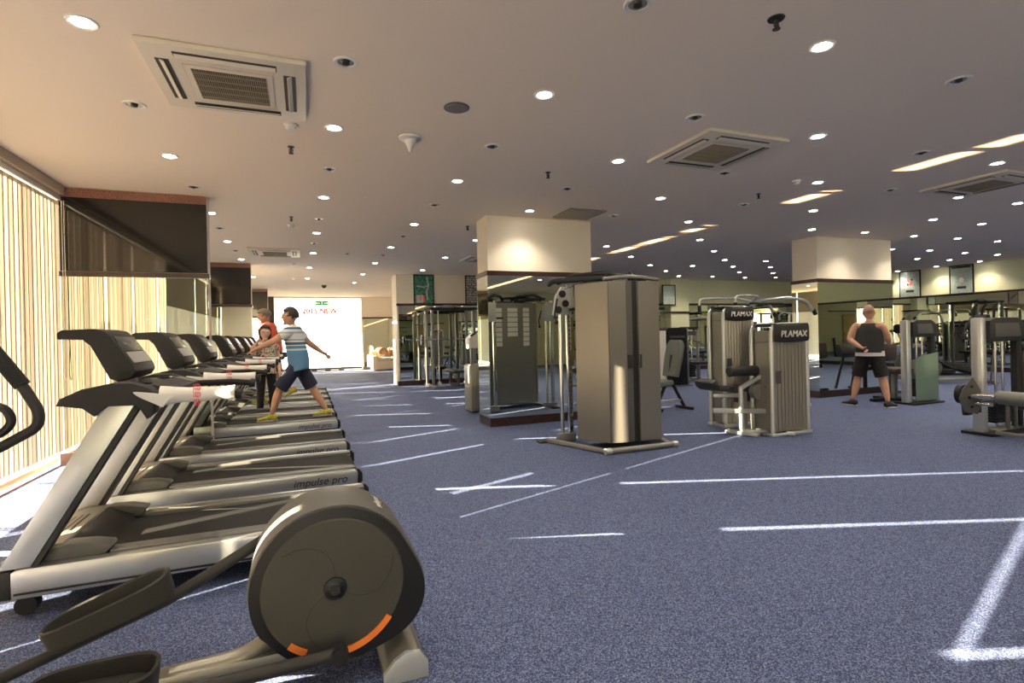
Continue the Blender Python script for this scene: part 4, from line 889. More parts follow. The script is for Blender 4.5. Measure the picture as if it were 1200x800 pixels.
# 7  smith rack by the far mirrored wall
def rack():
    t = thing('power_rack', 'x', 'rack')
    for x in (0, 1.15):
        for y in (0, .75):
            MB().bar((x, y, .03), (x, y, 2.10), .07, .07, bev=.008).build('upright', 'graysteel', t)
            MB().cyl((x+.16, y+.0, .08), (x+.16, y, 2.05), .015, n=10).build('guide_rod', 'steel', t)
        MB().bar((x, -.25, .04), (x, 1.0, .04), .08, .07, bev=.01).build('floor_runner', 'graysteel', t)
        MB().bar((x, -.05, 2.10), (x, .8, 2.10), .07, .07, bev=.01).build('top_runner', 'darkgrey', t)
        a = MB()
        for j in range(16): a.tube([(x, -.01, .35+j*.1), (x+.0, -.05, .36+j*.1), (x, -.06, .39+j*.1)], .008, 5)
        a.build('hook_ladder', 'midgrey', t)
        MB().box((x+.16, .0, .10), (.09, .09, .12), bev=.01).build('stopper', 'silver', t)
    MB().bar((-.05, 0, 2.10), (1.4, 0, 2.10), .07, .06, bev=.01).build('top_crossbar', 'darkgrey', t); MB().bar((-.05, .75, 2.10), (1.4, .75, 2.10), .07, .06, bev=.01).build('top_crossbar', 'darkgrey', t)
    MB().tube([(.1, .35, 2.14), (.5, .3, 2.20), (.9, .35, 2.14)], .02, 8, f=.1).build('chin_up_bar', 'steel', t)
    MB().cyl((-.45, -.10, 1.28), (1.75, -.10, 1.28), .016, n=12).build('barbell', 'steel', t)
    for x in (-.33, 1.55): MB().cyl((x, -.10, 1.28), (x+.04, -.10, 1.28), .14, n=24).build('weight_plate', 'black', t)
    pad((.65, .3, .42), (.30, 1.1, .08), (0, 0, 0), 'pad', t, 'bench_pad'); MB().bar((.65, -.1, .03), (.65, -.1, .38), .06, .06).bar((.65, .7, .03), (.65, .7, .38), .06, .06).bar((.65, -.15, .05), (.65, .75, .05), .06, .05).build('bench_frame', 'midgrey', t)
    return t
rk = rack(); rk.location = (3.12, 13.85, 0); rk['label'] = 'tall grey power rack with a barbell before the far mirrored wall'; rk['group'] = 'power racks'

# 8  adjustable chair and the dark weight stations right of the cable machine
t = thing('utility_bench', 'small workout chair with a rounded grey backrest right of the cable machine', 'bench', (5.86, 7.62, 0), 0)
a = MB().prism([(-.17, 0), (.17, 0), (.20, .3), (.19, .55), (.12, .64), (-.12, .64), (-.19, .55), (-.20, .3)], 'X', -.05, .05, bev=.02).build('backrest', 'greypad', t); a.location = (.02, 0, .58); a.rotation_euler = (0, .22, 0)
pad((-.25, 0, .47), (.42, .36, .09), (0, -.08, 0), 'greypad', t, 'seat')
MB().tube([(.05, 0, .95), (.0, 0, .55), (.30, 0, .04)], .028, 12, f=.05).build('rear_leg', 'darkgrey', t); MB().tube([(-.1, 0, .42), (-.30, 0, .04)], .028, 12).build('front_leg', 'darkgrey', t)
MB().bar((.30, -.22, .03), (.30, .22, .03), .05, .05, bev=.01).build('rear_foot', 'black', t); MB().bar((-.30, -.18, .03), (-.30, .18, .03), .05, .05, bev=.01).build('front_foot', 'black', t); MB().bar((-.25, 0, .16), (.23, 0, .16), .045, .04, bev=.01).build('brace', 'silver', t)
t = thing('weight_cabinet', 'black weight tower standing behind the workout chair', 'weight machine', (8.52, 10.95, 0))
MB().prism([(-.30, .03), (-.30, 1.40), (-.24, 1.45), (.24, 1.45), (.30, 1.40), (.30, .03)], 'Y', -.2, .2, bev=.02).build('housing', 'black', t)
MB().box((0, -.21, 1.22), (.46, .01, .06), bev=.004).build('grip_slot', 'midgrey', t); MB().bar((.33, -.16, .02), (.33, -.16, 1.42), .05, .05, bev=.01).build('edge_post', 'graysteel', t); MB().box((0, 0, .015), (.8, .5, .03)).build('base_plate', 'graysteel', t)
MB().box((-.36, -.1, .7), (.06, .2, 1.36), bev=.01).build('side_rail', 'white', t)
def station():
    t = thing('pulley_station', 'x', 'weight machine')
    for x in (-.28, .28):
        MB().bar((x, 0, .02), (x, 0, 1.45), .06, .06, bev=.01).build('upright', 'graysteel', t)
    MB().bar((-.3, 0, 1.43), (.3, 0, 1.43), .06, .08, bev=.01).build('crossbar', 'darkgrey', t); MB().bar((-.3, -.25, .03), (.3, -.25, .03), .06, .05).bar((-.28, -.3, .03), (-.28, .3, .03), .06, .05).bar((.28, -.3, .03), (.28, .3, .03), .06, .05).build('base_frame', 'graysteel', t)
    for x in (-.08, .08): MB().cyl((x, 0, .06), (x, 0, 1.4), .012, n=10).build('guide_rod', 'steel', t)
    a = MB()
    for i in range(10): a.box((0, 0, .12+i*.036), (.3, .12, .03), bev=.004)
    a.build('weight_stack', 'black', t)
    pad((0, -.35, .50), (.4, .3, .08), (0, 0, 0), 'pad', t, 'seat'); MB().bar((0, -.35, .03), (0, -.35, .46), .06, .06).build('seat_post', 'graysteel', t)
    for s in (-1, 1): MB().tube([(s*.1, -.03, 1.1), (s*.2, -.2, 1.05), (s*.2, -.35, .95)], .018, 10, f=.05).build('handle_arm', 'midgrey', t)
    MB().box((0, -.03, 1.30), (.36, .04, .12), bev=.01).build('top_sign', 'midgrey', t)
    return t
stn = station(); stn.location = (9.75, 11.8, 0); stn['label'] = 'dark pulley station between the black weight tower and the green shroud'; stn['group'] = 'pulley stations'
t = thing('green_shroud_machine', 'weight machine hidden behind a tall green tinted shroud, left of the lettered towers', 'weight machine', (10.75, 11.8, 0))
MB().prism([(-.36, .05), (-.40, 1.36), (-.30, 1.42), (.40, 1.42), (.42, .05)], 'Y', -.20, -.18, bev=.004).build('shroud', 'shroud', t); MB().bar((-.42, -.1, 0), (-.42, -.1, 1.44), .06, .08, bev=.01).build('silver_edge', 'silver', t); MB().bar((.46, 0, 0), (.46, 0, 1.44), .06, .08, bev=.01).build('dark_post', 'darkgrey', t)
MB().box((0, .02, .4), (.5, .2, .75), bev=.01).build('weight_stack', 'black', t); MB().bar((-.45, 0, 1.42), (.5, 0, 1.42), .07, .16, bev=.02).build('top_bar', 'darkgrey', t); MB().bar((-.5, .0, .02), (.5, .0, .02), .3, .035).build('base_plate', 'graysteel', t)
# 9  machine poking out behind the nearest column
t = thing('side_weight_machine', 'weight machine half hidden behind the nearest cream column, beige lower panel showing', 'weight machine', (3.05, 9.2, 0), 0)
MB().prism([(-.36, .03), (-.36, .82), (-.33, .85), (.30, .85), (.36, .8), (.36, .03)], 'Y', -.22, .22, bev=.02).build('lower_cabinet', 'beige', t)
for x in (-.31, .31): MB().bar((x, -.12, .8), (x, -.12, 1.25), .05, .05, bev=.01).build('upright', 'graysteel', t)
MB().prism([(-.36, 1.14), (-.36, 1.32), (-.28, 1.40), (.28, 1.40), (.36, 1.32), (.36, 1.14)], 'Y', -.16, .10, bev=.03).build('top_cover', 'white', t)
MB().tube([(-.34, -.2, 1.36), (-.2, -.28, 1.46), (.2, -.28, 1.46), (.34, -.2, 1.36)], .018, 10, f=.06).build('top_handle', 'black', t)

# 10 copies and further kinds in the depth of the hall and in the mirrors
def bike():
    t = thing('exercise_bike', 'x', 'exercise bike')
    MB().prism([(-.5, .12), (-.55, .3), (-.4, .55), (-.1, .62), (.15, .45), (.2, .2), (.1, .1)], 'Y', -.09, .09, bev=.03).build('body', 'darkgrey', t)
    MB().tube([(.2, 0, .25), (.32, 0, .8)], .035, 12).build('seat_post', 'silver', t); MB().prism([(-.14, -.05), (-.1, -.02), (.06, -.1), (.13, -.09), (.13, .09), (.06, .1), (-.1, .02), (-.14, .05)], 'Z', 0, .07, bev=.02).build('saddle', 'pad', t).location = (.34, 0, .80)
    MB().tube([(-.4, 0, .5), (-.48, 0, 1.15)], .04, 12).build('mast', 'silver', t); MB().prism([(-.52, 1.12), (-.58, 1.38), (-.54, 1.40), (-.42, 1.16)], 'Y', -.14, .14, bev=.01).build('console', 'darkgrey', t)
    for s in (-1, 1):
        MB().tube([(-.45, 0, 1.1), (-.3, s*.2, 1.12), (-.12, s*.22, 1.22)], .016, 10, f=.06).build('handlebar', 'rubber', t)
        MB().bar((-.15, s*.11, .35), (-.15+s*.12, s*.13, .35-s*.1), .03, .02).build('crank', 'graysteel', t); MB().box((-.15+s*.12, s*.2, .35-s*.1), (.1, .1, .03), bev=.01).build('pedal', 'black', t)
    for x in (-.5, .4): MB().bar((x, -.25, .03), (x, .25, .03), .06, .05, bev=.01).build('foot', 'silver', t)
    MB().bar((-.5, 0, .08), (.4, 0, .08), .08, .07, bev=.01).build('main_beam', 'silver', t)
    return t
bk = bike(); bk.location = (13.2, 9.2, 0); bk.rotation_euler = (0, 0, .5); bk['label'] = 'exercise bike between the far machines and the mirrored wall on the right'; bk['group'] = 'exercise bikes'
def lab(o, s, g): o['label'] = s; o['group'] = g
el2 = [((14.9, 8.9, 0), 2.4, 'dark elliptical trainer behind another one, left of the silver post machine'), ((13.7, 7.95, 0), 2.75, 'elliptical trainer in the gap left of the silver post machine, nearer of the far pair'), ((13.4, 10.6, 0), 2.3, 'elliptical trainer far back below the chart with the red figure')]
for p_, rz, lb in el2: dup(el, p_, rz, lb, 'elliptical trainers')
prs = [((12.1, 8.0, 0), .2, 'press machine in the gap between the tank top man and the right edge machine'), ((14.2, 12.4, 0), .6, 'press machine in the far corner of the mirrored walls'), ((12.6, 5.0, 0), 0, 'press machine outside the frame on the right'), ((6.8, -.6, 0), 2.9, 'press machine behind the viewer'), ((10.6, 1.4, 0), 2.6, 'press machine right of the viewer, outside the frame')]
for p_, rz, lb in prs[1:2]: dup(pr_, p_, rz, lb, 'overhead press machines')
for p_, rz, lb in [((12.6, 12.9, 0), 0, 'pulley station in front of the far wall chart'), ((16.6, 12.2, 0), -.6, 'pulley station at the far right corner'), ((11.9, 10.2, 0), .3, 'pulley station behind the tank top man'), ((7.2, 13.4, 0), 0, 'pulley station far behind the workout chair')]: dup(stn, p_, rz, lb, 'pulley stations')
dup(rk, (6.0, -2.6, 0), .1, 'power rack behind the viewer, seen in the mirrors', 'power racks'); dup(rk, (14.9, 10.6, 0), .1, 'power rack right of the man in the tank top, before the mirrored right wall', 'power racks')
dup(pr_, (4.6, .1, 0), 2.9, 'press machine behind the viewer, seen in the mirrors', 'overhead press machines'); dup(pr_, (10.3, 2.2, 0), .4, 'press machine seen only in the mirrors, right of the viewer', 'overhead press machines')
dup(tall, (8.4, .6, 0), 2.8, 'lettered weight machine seen only in the mirrors', 'lettered weight machines'); dup(tall, (12.6, 3.2, 0), 3.6, 'lettered weight machine outside the frame on the right', 'lettered weight machines')
dup(leg, (2.4, -2.0, 0), 3.1, 'lower lettered machine behind the viewer', 'lettered weight machines'); dup(bk, (6.6, 12.6, 0), 1.2, 'exercise bike far behind the black weight tower', 'exercise bikes'); dup(bk, (7.9, 12.9, 0), 1.0, 'exercise bike beside another one far behind the black weight tower', 'exercise bikes')
dup(stn, (5.6, 14.0, 0), .2, 'pulley station right of the power rack, mostly behind the cream column', 'pulley stations')

# sofa and plant at the far end
t = thing('sofa', 'beige sofa by the far mirrored wall beyond the glass front', 'sofa', (3.35, 23.2, 0))
MB().box((0, .0, .22), (1.5, .8, .36), bev=.04).build('base', 'sofa', t); MB().box((0, .34, .55), (1.5, .16, .5), bev=.06).build('backrest', 'sofa', t)
for s in (-1, 1): MB().box((s*.68, -.05, .32), (.2, .78, .60), bev=.05).build('armrest', 'sofa', t)
for s in (-1, 1): MB().box((s*.30, -.06, .47), (.58, .66, .14), bev=.05).build('seat_cushion', 'sofa', t)
for i, (x, rz, lb) in enumerate([(-.25, .3, 'patterned brown cushion leaning on the sofa, nearer the armrest'), (.22, -.2, 'patterned brown cushion in the middle of the sofa')]):
    c = thing('sofa_cushion', lb, 'cushion', (3.35+x, 23.28, .56), rz, 'cushions on the sofa'); q = MB().ball((0, 0, .20), (.24, .10, .20), 14).build('cover', 'cushion', c); q.rotation_euler = (-.25, 0, 0)
t = thing('potted_plant', 'leafy green plant in a red pot by the glass front, reflected beside the cream column', 'plant', (-1.9, 23.1, 0))
MB().lathe([(.001, 0), (.16, 0), (.22, .36), (.24, .38), (.20, .38), (.19, .33), (.001, .33)], (0, 0, 0)).build('pot', 'terracotta', t)
st = MB(); lf = MB(); rr = random.Random(3)
for i in range(16):
    a = rr.uniform(0, 2*PI); r = rr.uniform(.1, .5); h_ = rr.uniform(1.0, 2.1); top = V((r*math.cos(a), r*math.sin(a), h_)); st.tube([(0, 0, .3), (top.x*.3, top.y*.3, h_*.6), top], .010, 6)
    for j in range(22):
        q = rr.uniform(.35, 1); p = V((top.x*q*q, top.y*q*q, .3+(h_-.3)*q)); d = V((rr.uniform(-1, 1), rr.uniform(-1, 1), rr.uniform(-.3, .8))).normalized(); s_ = d.cross(V((0, 0, 1))).normalized()*.035; L_ = rr.uniform(.12, .22)
        lf._add([p, p+d*L_*.5+s_, p+d*L_, p+d*L_*.5-s_], [[0, 1, 2, 3]])
st.build('stems', 'terracotta', t); lf.build('foliage', 'leaf', t, recalc=False)

# ------------------------------------------------------------------ people
def skin_tree(nodes_, edges, name):
    me = bpy.data.meshes.new(name); names = list(nodes_)
    me.from_pydata([nodes_[n][0] for n in names], [(names.index(a), names.index(b)) for a, b in edges], [])
    o = bpy.data.objects.new(name, me); C.objects.link(o)
    m = o.modifiers.new('s', 'SKIN'); m.use_smooth_shade = True; m.branch_smoothing = .6
    sv = me.skin_vertices[0].data
    for i, n in enumerate(names):
        r = nodes_[n][1]; sv[i].radius = (r, r) if not isinstance(r, tuple) else r; sv[i].use_root = (n == names[0])
    s = o.modifiers.new('ss', 'SUBSURF'); s.levels = 1; s.render_levels = 1
    dg = bpy.context.evaluated_depsgraph_get(); r = bpy.data.meshes.new_from_object(o.evaluated_get(dg)); bpy.data.objects.remove(o); bpy.data.meshes.remove(me)
    return r

def person(label, loc, rz, J, k=1., skin='skin', hair='hair', bob=False, hyaw=0., hpitch=0., shirt=None, sleeve=.55, legs=None, leglen=.8, shoes='shoe', grip=(0., 0.), hem=-.06, wide=1., thin=False, hands=(V((0, 0, -1)), V((0, 0, -1))), belly=1., stub=False, group=None, tank=False, undershirt=None):
    t = thing('person', label, 'person', loc, rz, group)
    D = dict(pelvis=(0, 0, .95), spine=(0, 0, 1.10), chest=(0, 0, 1.28), neck=(0, 0, 1.44), head=(0, .02, 1.59),
             sL=(-.175, 0, 1.39), eL=(-.23, -.02, 1.12), wL=(-.24, .04, .88), sR=(.175, 0, 1.39), eR=(.23, -.02, 1.12), wR=(.24, .04, .88),
             hL=(-.085, 0, .90), kL=(-.10, .02, .49), aL=(-.11, -.02, .09), hR=(.085, 0, .90), kR=(.10, .02, .49), aR=(.11, -.02, .09), fL=(0, 1), fR=(0, 1))
    D.update(J); P = {n: V(D[n])*k for n in D if n[0] not in 'ft'}
    N = {}; E_ = []
    def nd(n, p, r): N[n] = (tuple(p), r)
    nd('pelvis', P['pelvis'], .115*k*belly); nd('spine', P['spine'], .108*k*belly); nd('chest', P['chest'], .125*k); nd('neck', P['neck'], .058*k); nd('nk2', P['neck'].lerp(P['head'], .45), .052*k)
    E_ += [('pelvis', 'spine'), ('spine', 'chest'), ('chest', 'neck'), ('neck', 'nk2')]
    for s in 'LR':
        nd('s'+s, P['s'+s], .060*k*wide); nd('e'+s, P['e'+s], .046*k*wide); nd('u'+s, P['s'+s].lerp(P['e'+s], .5), .058*k*wide); nd('f'+s, P['e'+s].lerp(P['w'+s], .35), .044*k*wide); nd('w'+s, P['w'+s], .031*k)
        E_ += [('chest', 's'+s), ('s'+s, 'u'+s), ('u'+s, 'e'+s), ('e'+s, 'f'+s), ('f'+s, 'w'+s)]
        d = (P['w'+s]-P['e'+s]).normalized(); pn = hands[0 if s == 'L' else 1].normalized(); pn = (pn-d*pn.dot(d)).normalized(); sd = d.cross(pn)
        c = P['w'+s]+d*.045*k; nd('p'+s, c, .024*k); E_.append(('w'+s, 'p'+s)); c2 = P['w'+s]+d*.075*k; nd('q'+s, c2, .026*k); E_.append(('p'+s, 'q'+s))
        g = .35+grip[0 if s == 'L' else 1]
        for i, (off, ln) in enumerate(((-.030, .062), (-.010, .072), (.010, .068), (.028, .054))):
            b = c2+sd*off*k+d*.016*k; m_ = b+(d*math.cos(g*.6)+pn*math.sin(g*.6))*ln*.5*k; e_ = m_+(d*math.cos(g*1.6)+pn*math.sin(g*1.6))*ln*.5*k
            nd('%s%d0' % (s, i), b, .0095*k); nd('%s%d1' % (s, i), m_, .0085*k); nd('%s%d2' % (s, i), e_, .0072*k); E_ += [('q'+s, '%s%d0' % (s, i)), ('%s%d0' % (s, i), '%s%d1' % (s, i)), ('%s%d1' % (s, i), '%s%d2' % (s, i))]
        b = c-sd*.030*k; nd('t0'+s, b, .012*k); nd('t1'+s, b+(d*.6-sd*.7+pn*.3).normalized()*.032*k, .010*k); nd('t2'+s, b+(d*.85-sd*.5+pn*.5).normalized()*.058*k, .008*k); E_ += [('p'+s, 't0'+s), ('t0'+s, 't1'+s), ('t1'+s, 't2'+s)]
        nd('h'+s, P['h'+s], .088*k); nd('m'+s, P['h'+s].lerp(P['k'+s], .5), .070*k); nd('k'+s, P['k'+s], .056*k*wide); nd('c'+s, P['k'+s].lerp(P['a'+s], .35), .060*k*wide); nd('z'+s, P['k'+s].lerp(P['a'+s], .75), .040*k*wide); nd('a'+s, P['a'+s], .034*k)
        E_ += [('pelvis', 'h'+s), ('h'+s, 'm'+s), ('m'+s, 'k'+s), ('k'+s, 'c'+s), ('c'+s, 'z'+s), ('z'+s, 'a'+s)]
    body = skin_tree(N, E_, 'b'); bm = bmesh.new(); bm.from_mesh(body)
    a = MB(); a.bm.free(); a.bm = bm
    # head
    from mathutils import Euler
    R = Euler((hpitch, 0, hyaw)).to_matrix().to_4x4(); T_ = Matrix.Translation(P['head']) @ R @ Matrix.Scale(k*1.10, 4)
    hb = bmesh.new(); bmesh.ops.create_uvsphere(hb, u_segments=28, v_segments=20, radius=1)
    for v in hb.verts:
        x, y, z = v.co; w_ = .076*(1-.26*max(0, -z)**1.3); yy = .097*y
        if y > 0: yy *= (1-.10*abs(z)); 
        if z < -.2 and y < 0: yy *= .78
        if z < -.3 and y > 0: yy = yy*.96+.006
        v.co = (w_*x, yy, .118*z)
    def el_(c, r, n=10):
        b2 = bmesh.new(); bmesh.ops.create_uvsphere(b2, u_segments=n, v_segments=n-2, radius=1); bmesh.ops.scale(b2, vec=r, verts=b2.verts); bmesh.ops.translate(b2, vec=c, verts=b2.verts); return b2
    for b2 in [hb, el_((0, .098, -.012), (.013, .020, .016)), el_((0, .090, .012), (.010, .016, .028)), el_((-.076, -.004, -.006), (.011, .019, .031)), el_((.076, -.004, -.006), (.011, .019, .031)), el_((0, .083, -.052), (.024, .012, .009)), el_((0, .070, -.095), (.03, .022, .022)), el_((-.03, .078, .028), (.026, .014, .009)), el_((.03, .078, .028), (.026, .014, .009))]:
        bmesh.ops.transform(b2, matrix=T_, verts=b2.verts); a._merge(b2)
    b = a.build('body', skin, t); rm = b.modifiers.new('r', 'REMESH'); rm.mode = 'VOXEL'; rm.voxel_size = .0085; rm.use_smooth_shade = True
    sm = b.modifiers.new('sm', 'SMOOTH'); sm.iterations = 3; sm.factor = .4
    for s_ in (-1, 1):
        q = MB(); c = T_ @ V((s_*.029, .0885, .012)); q.ball(c, .0085*k, 10); e = q.build('eye', 'ink', t)
    # hair
    hm = bmesh.new(); bmesh.ops.create_uvsphere(hm, u_segments=32, v_segments=24, radius=1); dl = []
    gr = 1.12 if bob else (1.015 if thin else 1.07)
    for v in hm.verts:
        x, y, z = v.co
        lo = (-.80 if bob else -.35-.2*y) if y < .0 else ((.34+.2*y) if abs(x) < (.93 if bob else .9) and y > .22 else (-.62 if bob else -.05))
        if z < lo: dl.append(v)
        nz = noise.noise(V((x, y, z))*5)*(.10 if bob else .03)
        v.co = (.076*gr*x*(1+nz), .099*gr*y*(1+nz)-.004, .118*(gr+.01)*z*(1+nz)+.002)
    bmesh.ops.delete(hm, geom=dl, context='VERTS'); bmesh.ops.transform(hm, matrix=T_, verts=hm.verts)
    a = MB(); a._merge(hm); h_ = a.build('hair', hair, t); so = h_.modifiers.new('so', 'SOLIDIFY'); so.thickness = .003 if thin else .010; so.offset = 1
    # clothes
    lat = (P['sR']-P['sL']).normalized(); lp = (P['hR']-P['hL']); lp = V((lp.x, lp.y, 0)).normalized() if abs(lp.x)+abs(lp.y) > .01 else V((1, 0, 0)); lp = V((1, 0, 0)).lerp(lp, .5)
    def tube_g(p, q, r0, r1, n=6, first=0.):
        d = (q-p).normalized(); u = d.cross(V((0, 1, .05))).normalized(); w_ = d.cross(u)
        return [(p.lerp(q, i/(n-1)), u*(r0+(r1-r0)*i/(n-1)), w_*(r0+(r1-r0)*i/(n-1))) for i in range(n)]
    if shirt:
        a = MB(); ch = P['chest']; pv = P['pelvis']; nk = P['neck']; hm_ = pv+V((0, 0, hem*k)); up_ = (ch-pv).normalized(); fwd = up_.cross(lat)*-1
        pts = [(hm_, .178, .128*belly, lp), (pv, .172, .130*belly, lp), (P['spine'], .160*max(1, belly*.97), .122*belly, lat), (P['spine'].lerp(ch, .6), .172, .122, lat), (ch, .186, .120, lat), (ch.lerp(nk, .42), .188, .114, lat), (ch.lerp(nk, .74), .168, .108, lat), (nk+up_*.004, .088, .082, lat)]
        if tank: pts = pts[:5]+[(ch.lerp(nk, .35), .135, .105, lat), (ch.lerp(nk, .62), .112, .088, lat), (ch.lerp(nk, .80), .098, .075, lat)]
        a.loft([(c, l*rx*k*wide, l.cross(up_)*ry*k*wide) for c, rx, ry, l in pts], 22)
        if sleeve:
            for s in 'LR':
                q = P['s'+s].lerp(P['e'+s], sleeve); sp_ = P['s'+s]; a.loft(tube_g(sp_.lerp(ch, .25)+V((0, 0, .01)), sp_, .080*k*wide, .076*k*wide, 3)+tube_g(sp_.lerp(q, .15), q, .075*k*wide, .068*k*wide, 5), 16)
        o = a.build('shirt', shirt, t); so = o.modifiers.new('so', 'SOLIDIFY'); so.thickness = .006; ss = o.modifiers.new('ss', 'SUBSURF'); ss.levels = ss.render_levels = 1
        if undershirt:
            a = MB(); c0 = hm_-V((0, 0, .055*k)); a.loft([(c0, lp*.180*k*wide, lp.cross(V((0, 0, 1)))*.136*k*wide), (hm_+V((0, 0, .03)), lp*.176*k*wide, lp.cross(V((0, 0, 1)))*.134*k*wide)], 22); a.build('undershirt_hem', undershirt, t)
    if legs:
        a = MB(); pv = P['pelvis']
        a.loft([(pv+V((0, 0, .05*k)), lp*.158*k*wide, lp.cross(V((0, 0, 1)))*.118*k), (pv-V((0, 0, .02*k)), lp*.172*k*wide, lp.cross(V((0, 0, 1)))*.128*k*wide), (pv-V((0, 0, .10*k)), lp*.172*k*wide, lp.cross(V((0, 0, 1)))*.122*k*wide), (pv-V((0, 0, .14*k)), lp*.12*k, lp.cross(V((0, 0, 1)))*.09*k)], 22, cap0=False, cap1=True)
        for s in 'LR':
            full = leglen > 1
            q = P['h'+s].lerp(P['k'+s], min(1, leglen)); a.loft(tube_g(P['h'+s]-V((0, 0, .02)), q, .090*k*wide, (.092 if not full else .066)*k*wide, 6)+(tube_g(P['k'+s], P['k'+s].lerp(P['a'+s], leglen-1), .066*k, .056*k, 5)[1:] if full else []), 18)
        o = a.build('trousers' if leglen > 1 else 'shorts', legs, t); so = o.modifiers.new('so', 'SOLIDIFY'); so.thickness = .006; ss = o.modifiers.new('ss', 'SUBSURF'); ss.levels = ss.render_levels = 1
    for s in 'LR':
        f = V((*D['f'+s], 0)).normalized(); an = P['a'+s]; sd = f.cross(V((0, 0, 1))); pit = D.get('p'+s, 0.) if False else 0
        tilt = D.get('t'+s, 0.); ff = (f*math.cos(tilt)-V((0, 0, 1))*math.sin(tilt)); uu = sd.cross(ff)
        c0 = an-uu*.055*k
        a = MB(); a.loft([(c0-ff*.075*k+uu*.02*k, sd*.022*k, uu*.028*k), (c0-ff*.065*k+uu*.012*k, sd*.034*k, uu*.045*k), (c0+uu*.02*k, sd*.040*k, uu*.058*k), (c0+ff*.06*k+uu*.008*k, sd*.043*k, uu*.042*k), (c0+ff*.13*k-uu*.004*k, sd*.046*k, uu*.028*k), (c0+ff*.18*k-uu*.006*k, sd*.034*k, uu*.022*k), (c0+ff*.195*k-uu*.008*k, sd*.012*k, uu*.010*k)], 16, True, True)
        sh_ = a.build('shoe', shoes, t)
        a = MB(); pr2 = []
        for i in range(20):
            q = 2*PI*i/20; pr2.append((math.cos(q)*.140, math.sin(q)*(.038+.008*math.cos(q))))
        v1 = [c0+ff*(.060+x)*k+sd*y*k-uu*.034*k for x, y in pr2]; v2 = [p+uu*.018*k for p in v1]
        a._add(v1+v2, [list(range(20)), list(range(20, 40))[::-1]]+[[i, (i+1) % 20, 20+(i+1) % 20, 20+i] for i in range(20)]); a.build('sole', 'sole', sh_)
    return t
# man in the striped shirt: strides to the left along the belts
p1 = person('man in a blue and white striped shirt and navy shorts striding across the treadmills', (-.12, 8.20, .24), PI/2,
    dict(pelvis=(0, -.02, .86), spine=(0, -.0, 1.01), chest=(0, .04, 1.20), neck=(0, .05, 1.37), head=(0, .085, 1.52),
         sL=(-.17, .06, 1.32), eL=(-.19, .31, 1.16), wL=(-.16, .54, 1.05), sR=(.17, .02, 1.32), eR=(.27, -.17, 1.12), wR=(.32, -.37, .96),
         hL=(-.08, .0, .82), kL=(-.09, .25, .45), aL=(-.10, .36, .092), hR=(.08, -.02, .82), kR=(.09, -.20, .44), aR=(.10, -.40, .092), tR=.0), k=.955, wide=1.16,
    shirt='stripes', sleeve=.62, legs='navy', leglen=.97, hem=-.15, shoes='yellowshoe', hands=(V((0, 0, -1)), V((-1, 0, -.3))), belly=1.05)
# woman on the telephone
p2 = person('short haired woman in a floral blouse and dark trousers holding a phone to her ear', (-.64, 9.90, 0), -PI*.93,
    dict(head=(0, .02, 1.59), sL=(-.16, 0, 1.36), sR=(.16, 0, 1.36), eR=(.24, .10, 1.15), wR=(.17, .16, 1.38), eL=(-.22, -.02, 1.10), wL=(-.22, .06, .86)), k=.935,
    bob=True, shirt='floral', sleeve=.35, legs='blackcloth', leglen=1.85, shoes='shoe', hem=-.10, grip=(0, .9), hands=(V((1, 0, 0)), V((-.5, .2, .3))), hyaw=-.12, skin='skin2')
ph = MB().box((.105, .10, 1.50), (.012, .06, .11), rot=(.3, 0, .2), bev=.004).build('mobile_phone', 'black'); ph.parent = None
ph.matrix_world = Matrix.Translation((-.64, 9.90, 0)) @ Matrix.Rotation(-PI*.93, 4, 'Z'); tag(ph, 'dark mobile phone the floral blouse woman holds at her ear', 'phone')
# man in the red polo shirt walking on a treadmill behind
p3 = person('close cropped man in a red polo shirt walking on a treadmill behind the woman', (-.56, 10.52, .24), PI/2-.25,
    dict(chest=(0, .05, 1.27), neck=(0, .08, 1.43), head=(0, .13, 1.57), sL=(-.19, .06, 1.38), sR=(.19, .06, 1.38), eL=(-.24, .12, 1.12), wL=(-.20, .22, .98), eR=(.25, .10, 1.12), wR=(.22, .20, .98),
         kL=(-.10, .14, .50), aL=(-.10, .16, .092), kR=(.10, -.04, .50), aR=(.10, -.30, .23), tR=.45), k=.99, wide=1.15,
    hair='greyhair', shirt='redshirt', sleeve=.6, legs='blackcloth', leglen=.85, shoes='yellowshoe', belly=1.15, hpitch=-.3, hyaw=.3, grip=(.5, .5))
# man in the tank top
p4 = person('man in a charcoal tank top and black shorts standing with one hand behind his back', (8.98, 6.28, 0), -PI/2+.30,
    dict(pelvis=(0, 0, .93), chest=(0, .01, 1.28), sL=(-.19, 0, 1.39), sR=(.19, 0, 1.39), eL=(-.27, -.10, 1.13), wL=(-.06, -.20, 1.0), eR=(.245, .06, 1.13), wR=(.20, .26, 1.06), head=(-.01, .03, 1.585),
         hL=(-.09, 0, .88), kL=(-.19, .02, .48), aL=(-.26, -.03, .091), hR=(.09, 0, .88), kR=(.17, .04, .48), aR=(.25, .0, .091), fL=(-1, .35), fR=(.35, 1)), k=1.01, wide=1.2,
    skin='skin', hair='stubble', thin=True, shirt='charcoal', sleeve=0, tank=True, legs='blackcloth', leglen=.92, shoes='shoe', belly=1.15, hyaw=.5, hpitch=-.25, hands=(V((0, -1, .2)), V((0, 0, -1))), hem=-.02, undershirt='whitecloth')


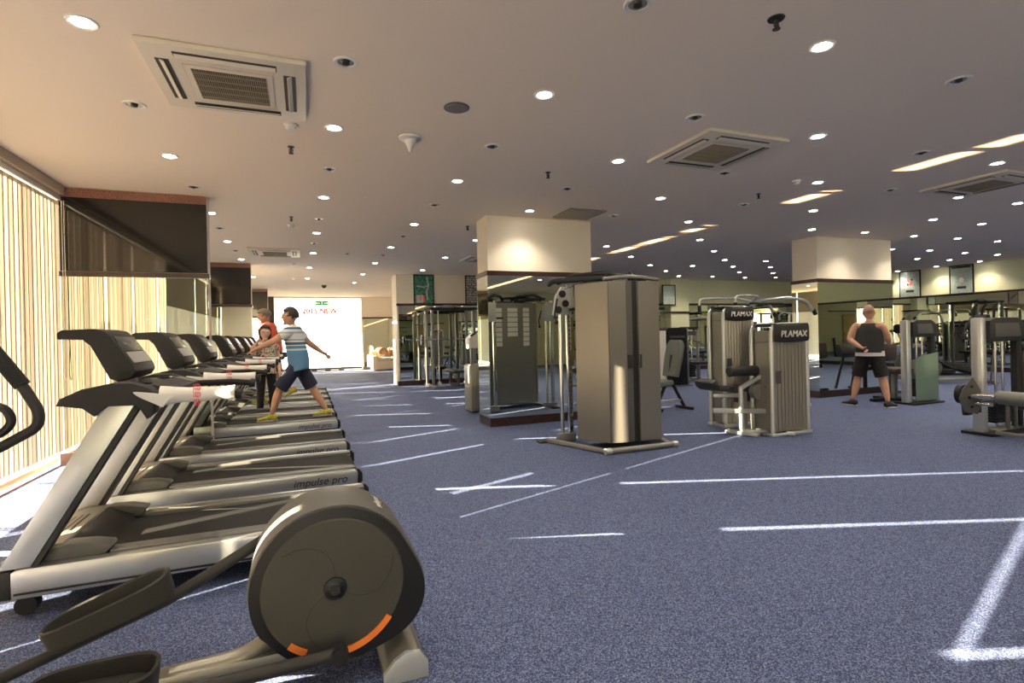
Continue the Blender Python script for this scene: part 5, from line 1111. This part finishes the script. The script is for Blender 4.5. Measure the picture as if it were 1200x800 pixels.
# ------------------------------------------------------------------ light and view
w = bpy.data.worlds.new('World'); S.world = w; w.use_nodes = True
bg = w.node_tree.nodes['Background']; bg.inputs[1].default_value = 1.
nt = w.node_tree; tc = nt.nodes.new('ShaderNodeTexCoord'); sp = nt.nodes.new('ShaderNodeSeparateXYZ'); r = nt.nodes.new('ShaderNodeValToRGB'); mr = nt.nodes.new('ShaderNodeMapRange')
mr.inputs['From Min'].default_value = -.25; mr.inputs['From Max'].default_value = .25
r.color_ramp.elements[0].color = (9.5, 8.2, 6.4, 1); r.color_ramp.elements[1].color = (3.0, 3.1, 3.1, 1)     # lower half brightened to light the ceiling, hazy bright sky above
nt.links.new(tc.outputs['Generated'], sp.inputs[0]); nt.links.new(sp.outputs['Z'], mr.inputs['Value']); nt.links.new(mr.outputs[0], r.inputs['Fac']); nt.links.new(r.outputs['Color'], bg.inputs[0])
def sun(az, strength, col, eld=17.4):
    l = bpy.data.lights.new('sun', 'SUN'); l.energy = strength; l.angle = math.radians(.35); l.color = col
    o = bpy.data.objects.new('sun', l); C.objects.link(o)
    el = math.radians(eld); d = V((math.cos(az)*math.cos(el), math.sin(az)*math.cos(el), -math.sin(el)))
    o.rotation_euler = d.to_track_quat('-Z', 'Y').to_euler(); o.location = (-8, 4, 6); return o
sun(math.radians(-19.5), 108, (1., .80, .56))
sun(math.radians(19.5), 62, (1., .81, .57))  # extra sun added for light thrown back by surfaces outside
sun(math.radians(-19.5), 48, (1., .70, .40), -17.4)    # added lamp from below, for sun thrown back up under the blinds
vs = S.view_settings; vs.view_transform = 'Standard'; vs.look = 'None'; vs.exposure = .30; vs.gamma = 1; vs.use_curve_mapping = False
cy = S.cycles; cy.use_denoising = True; cy.denoiser = 'OPENIMAGEDENOISE'; cy.max_bounces = 9; cy.diffuse_bounces = 4; cy.glossy_bounces = 7; cy.transmission_bounces = 6; cy.transparent_max_bounces = 12
cy.sample_clamp_indirect = 6; cy.sample_clamp_direct = 0; cy.caustics_reflective = False; cy.caustics_refractive = False
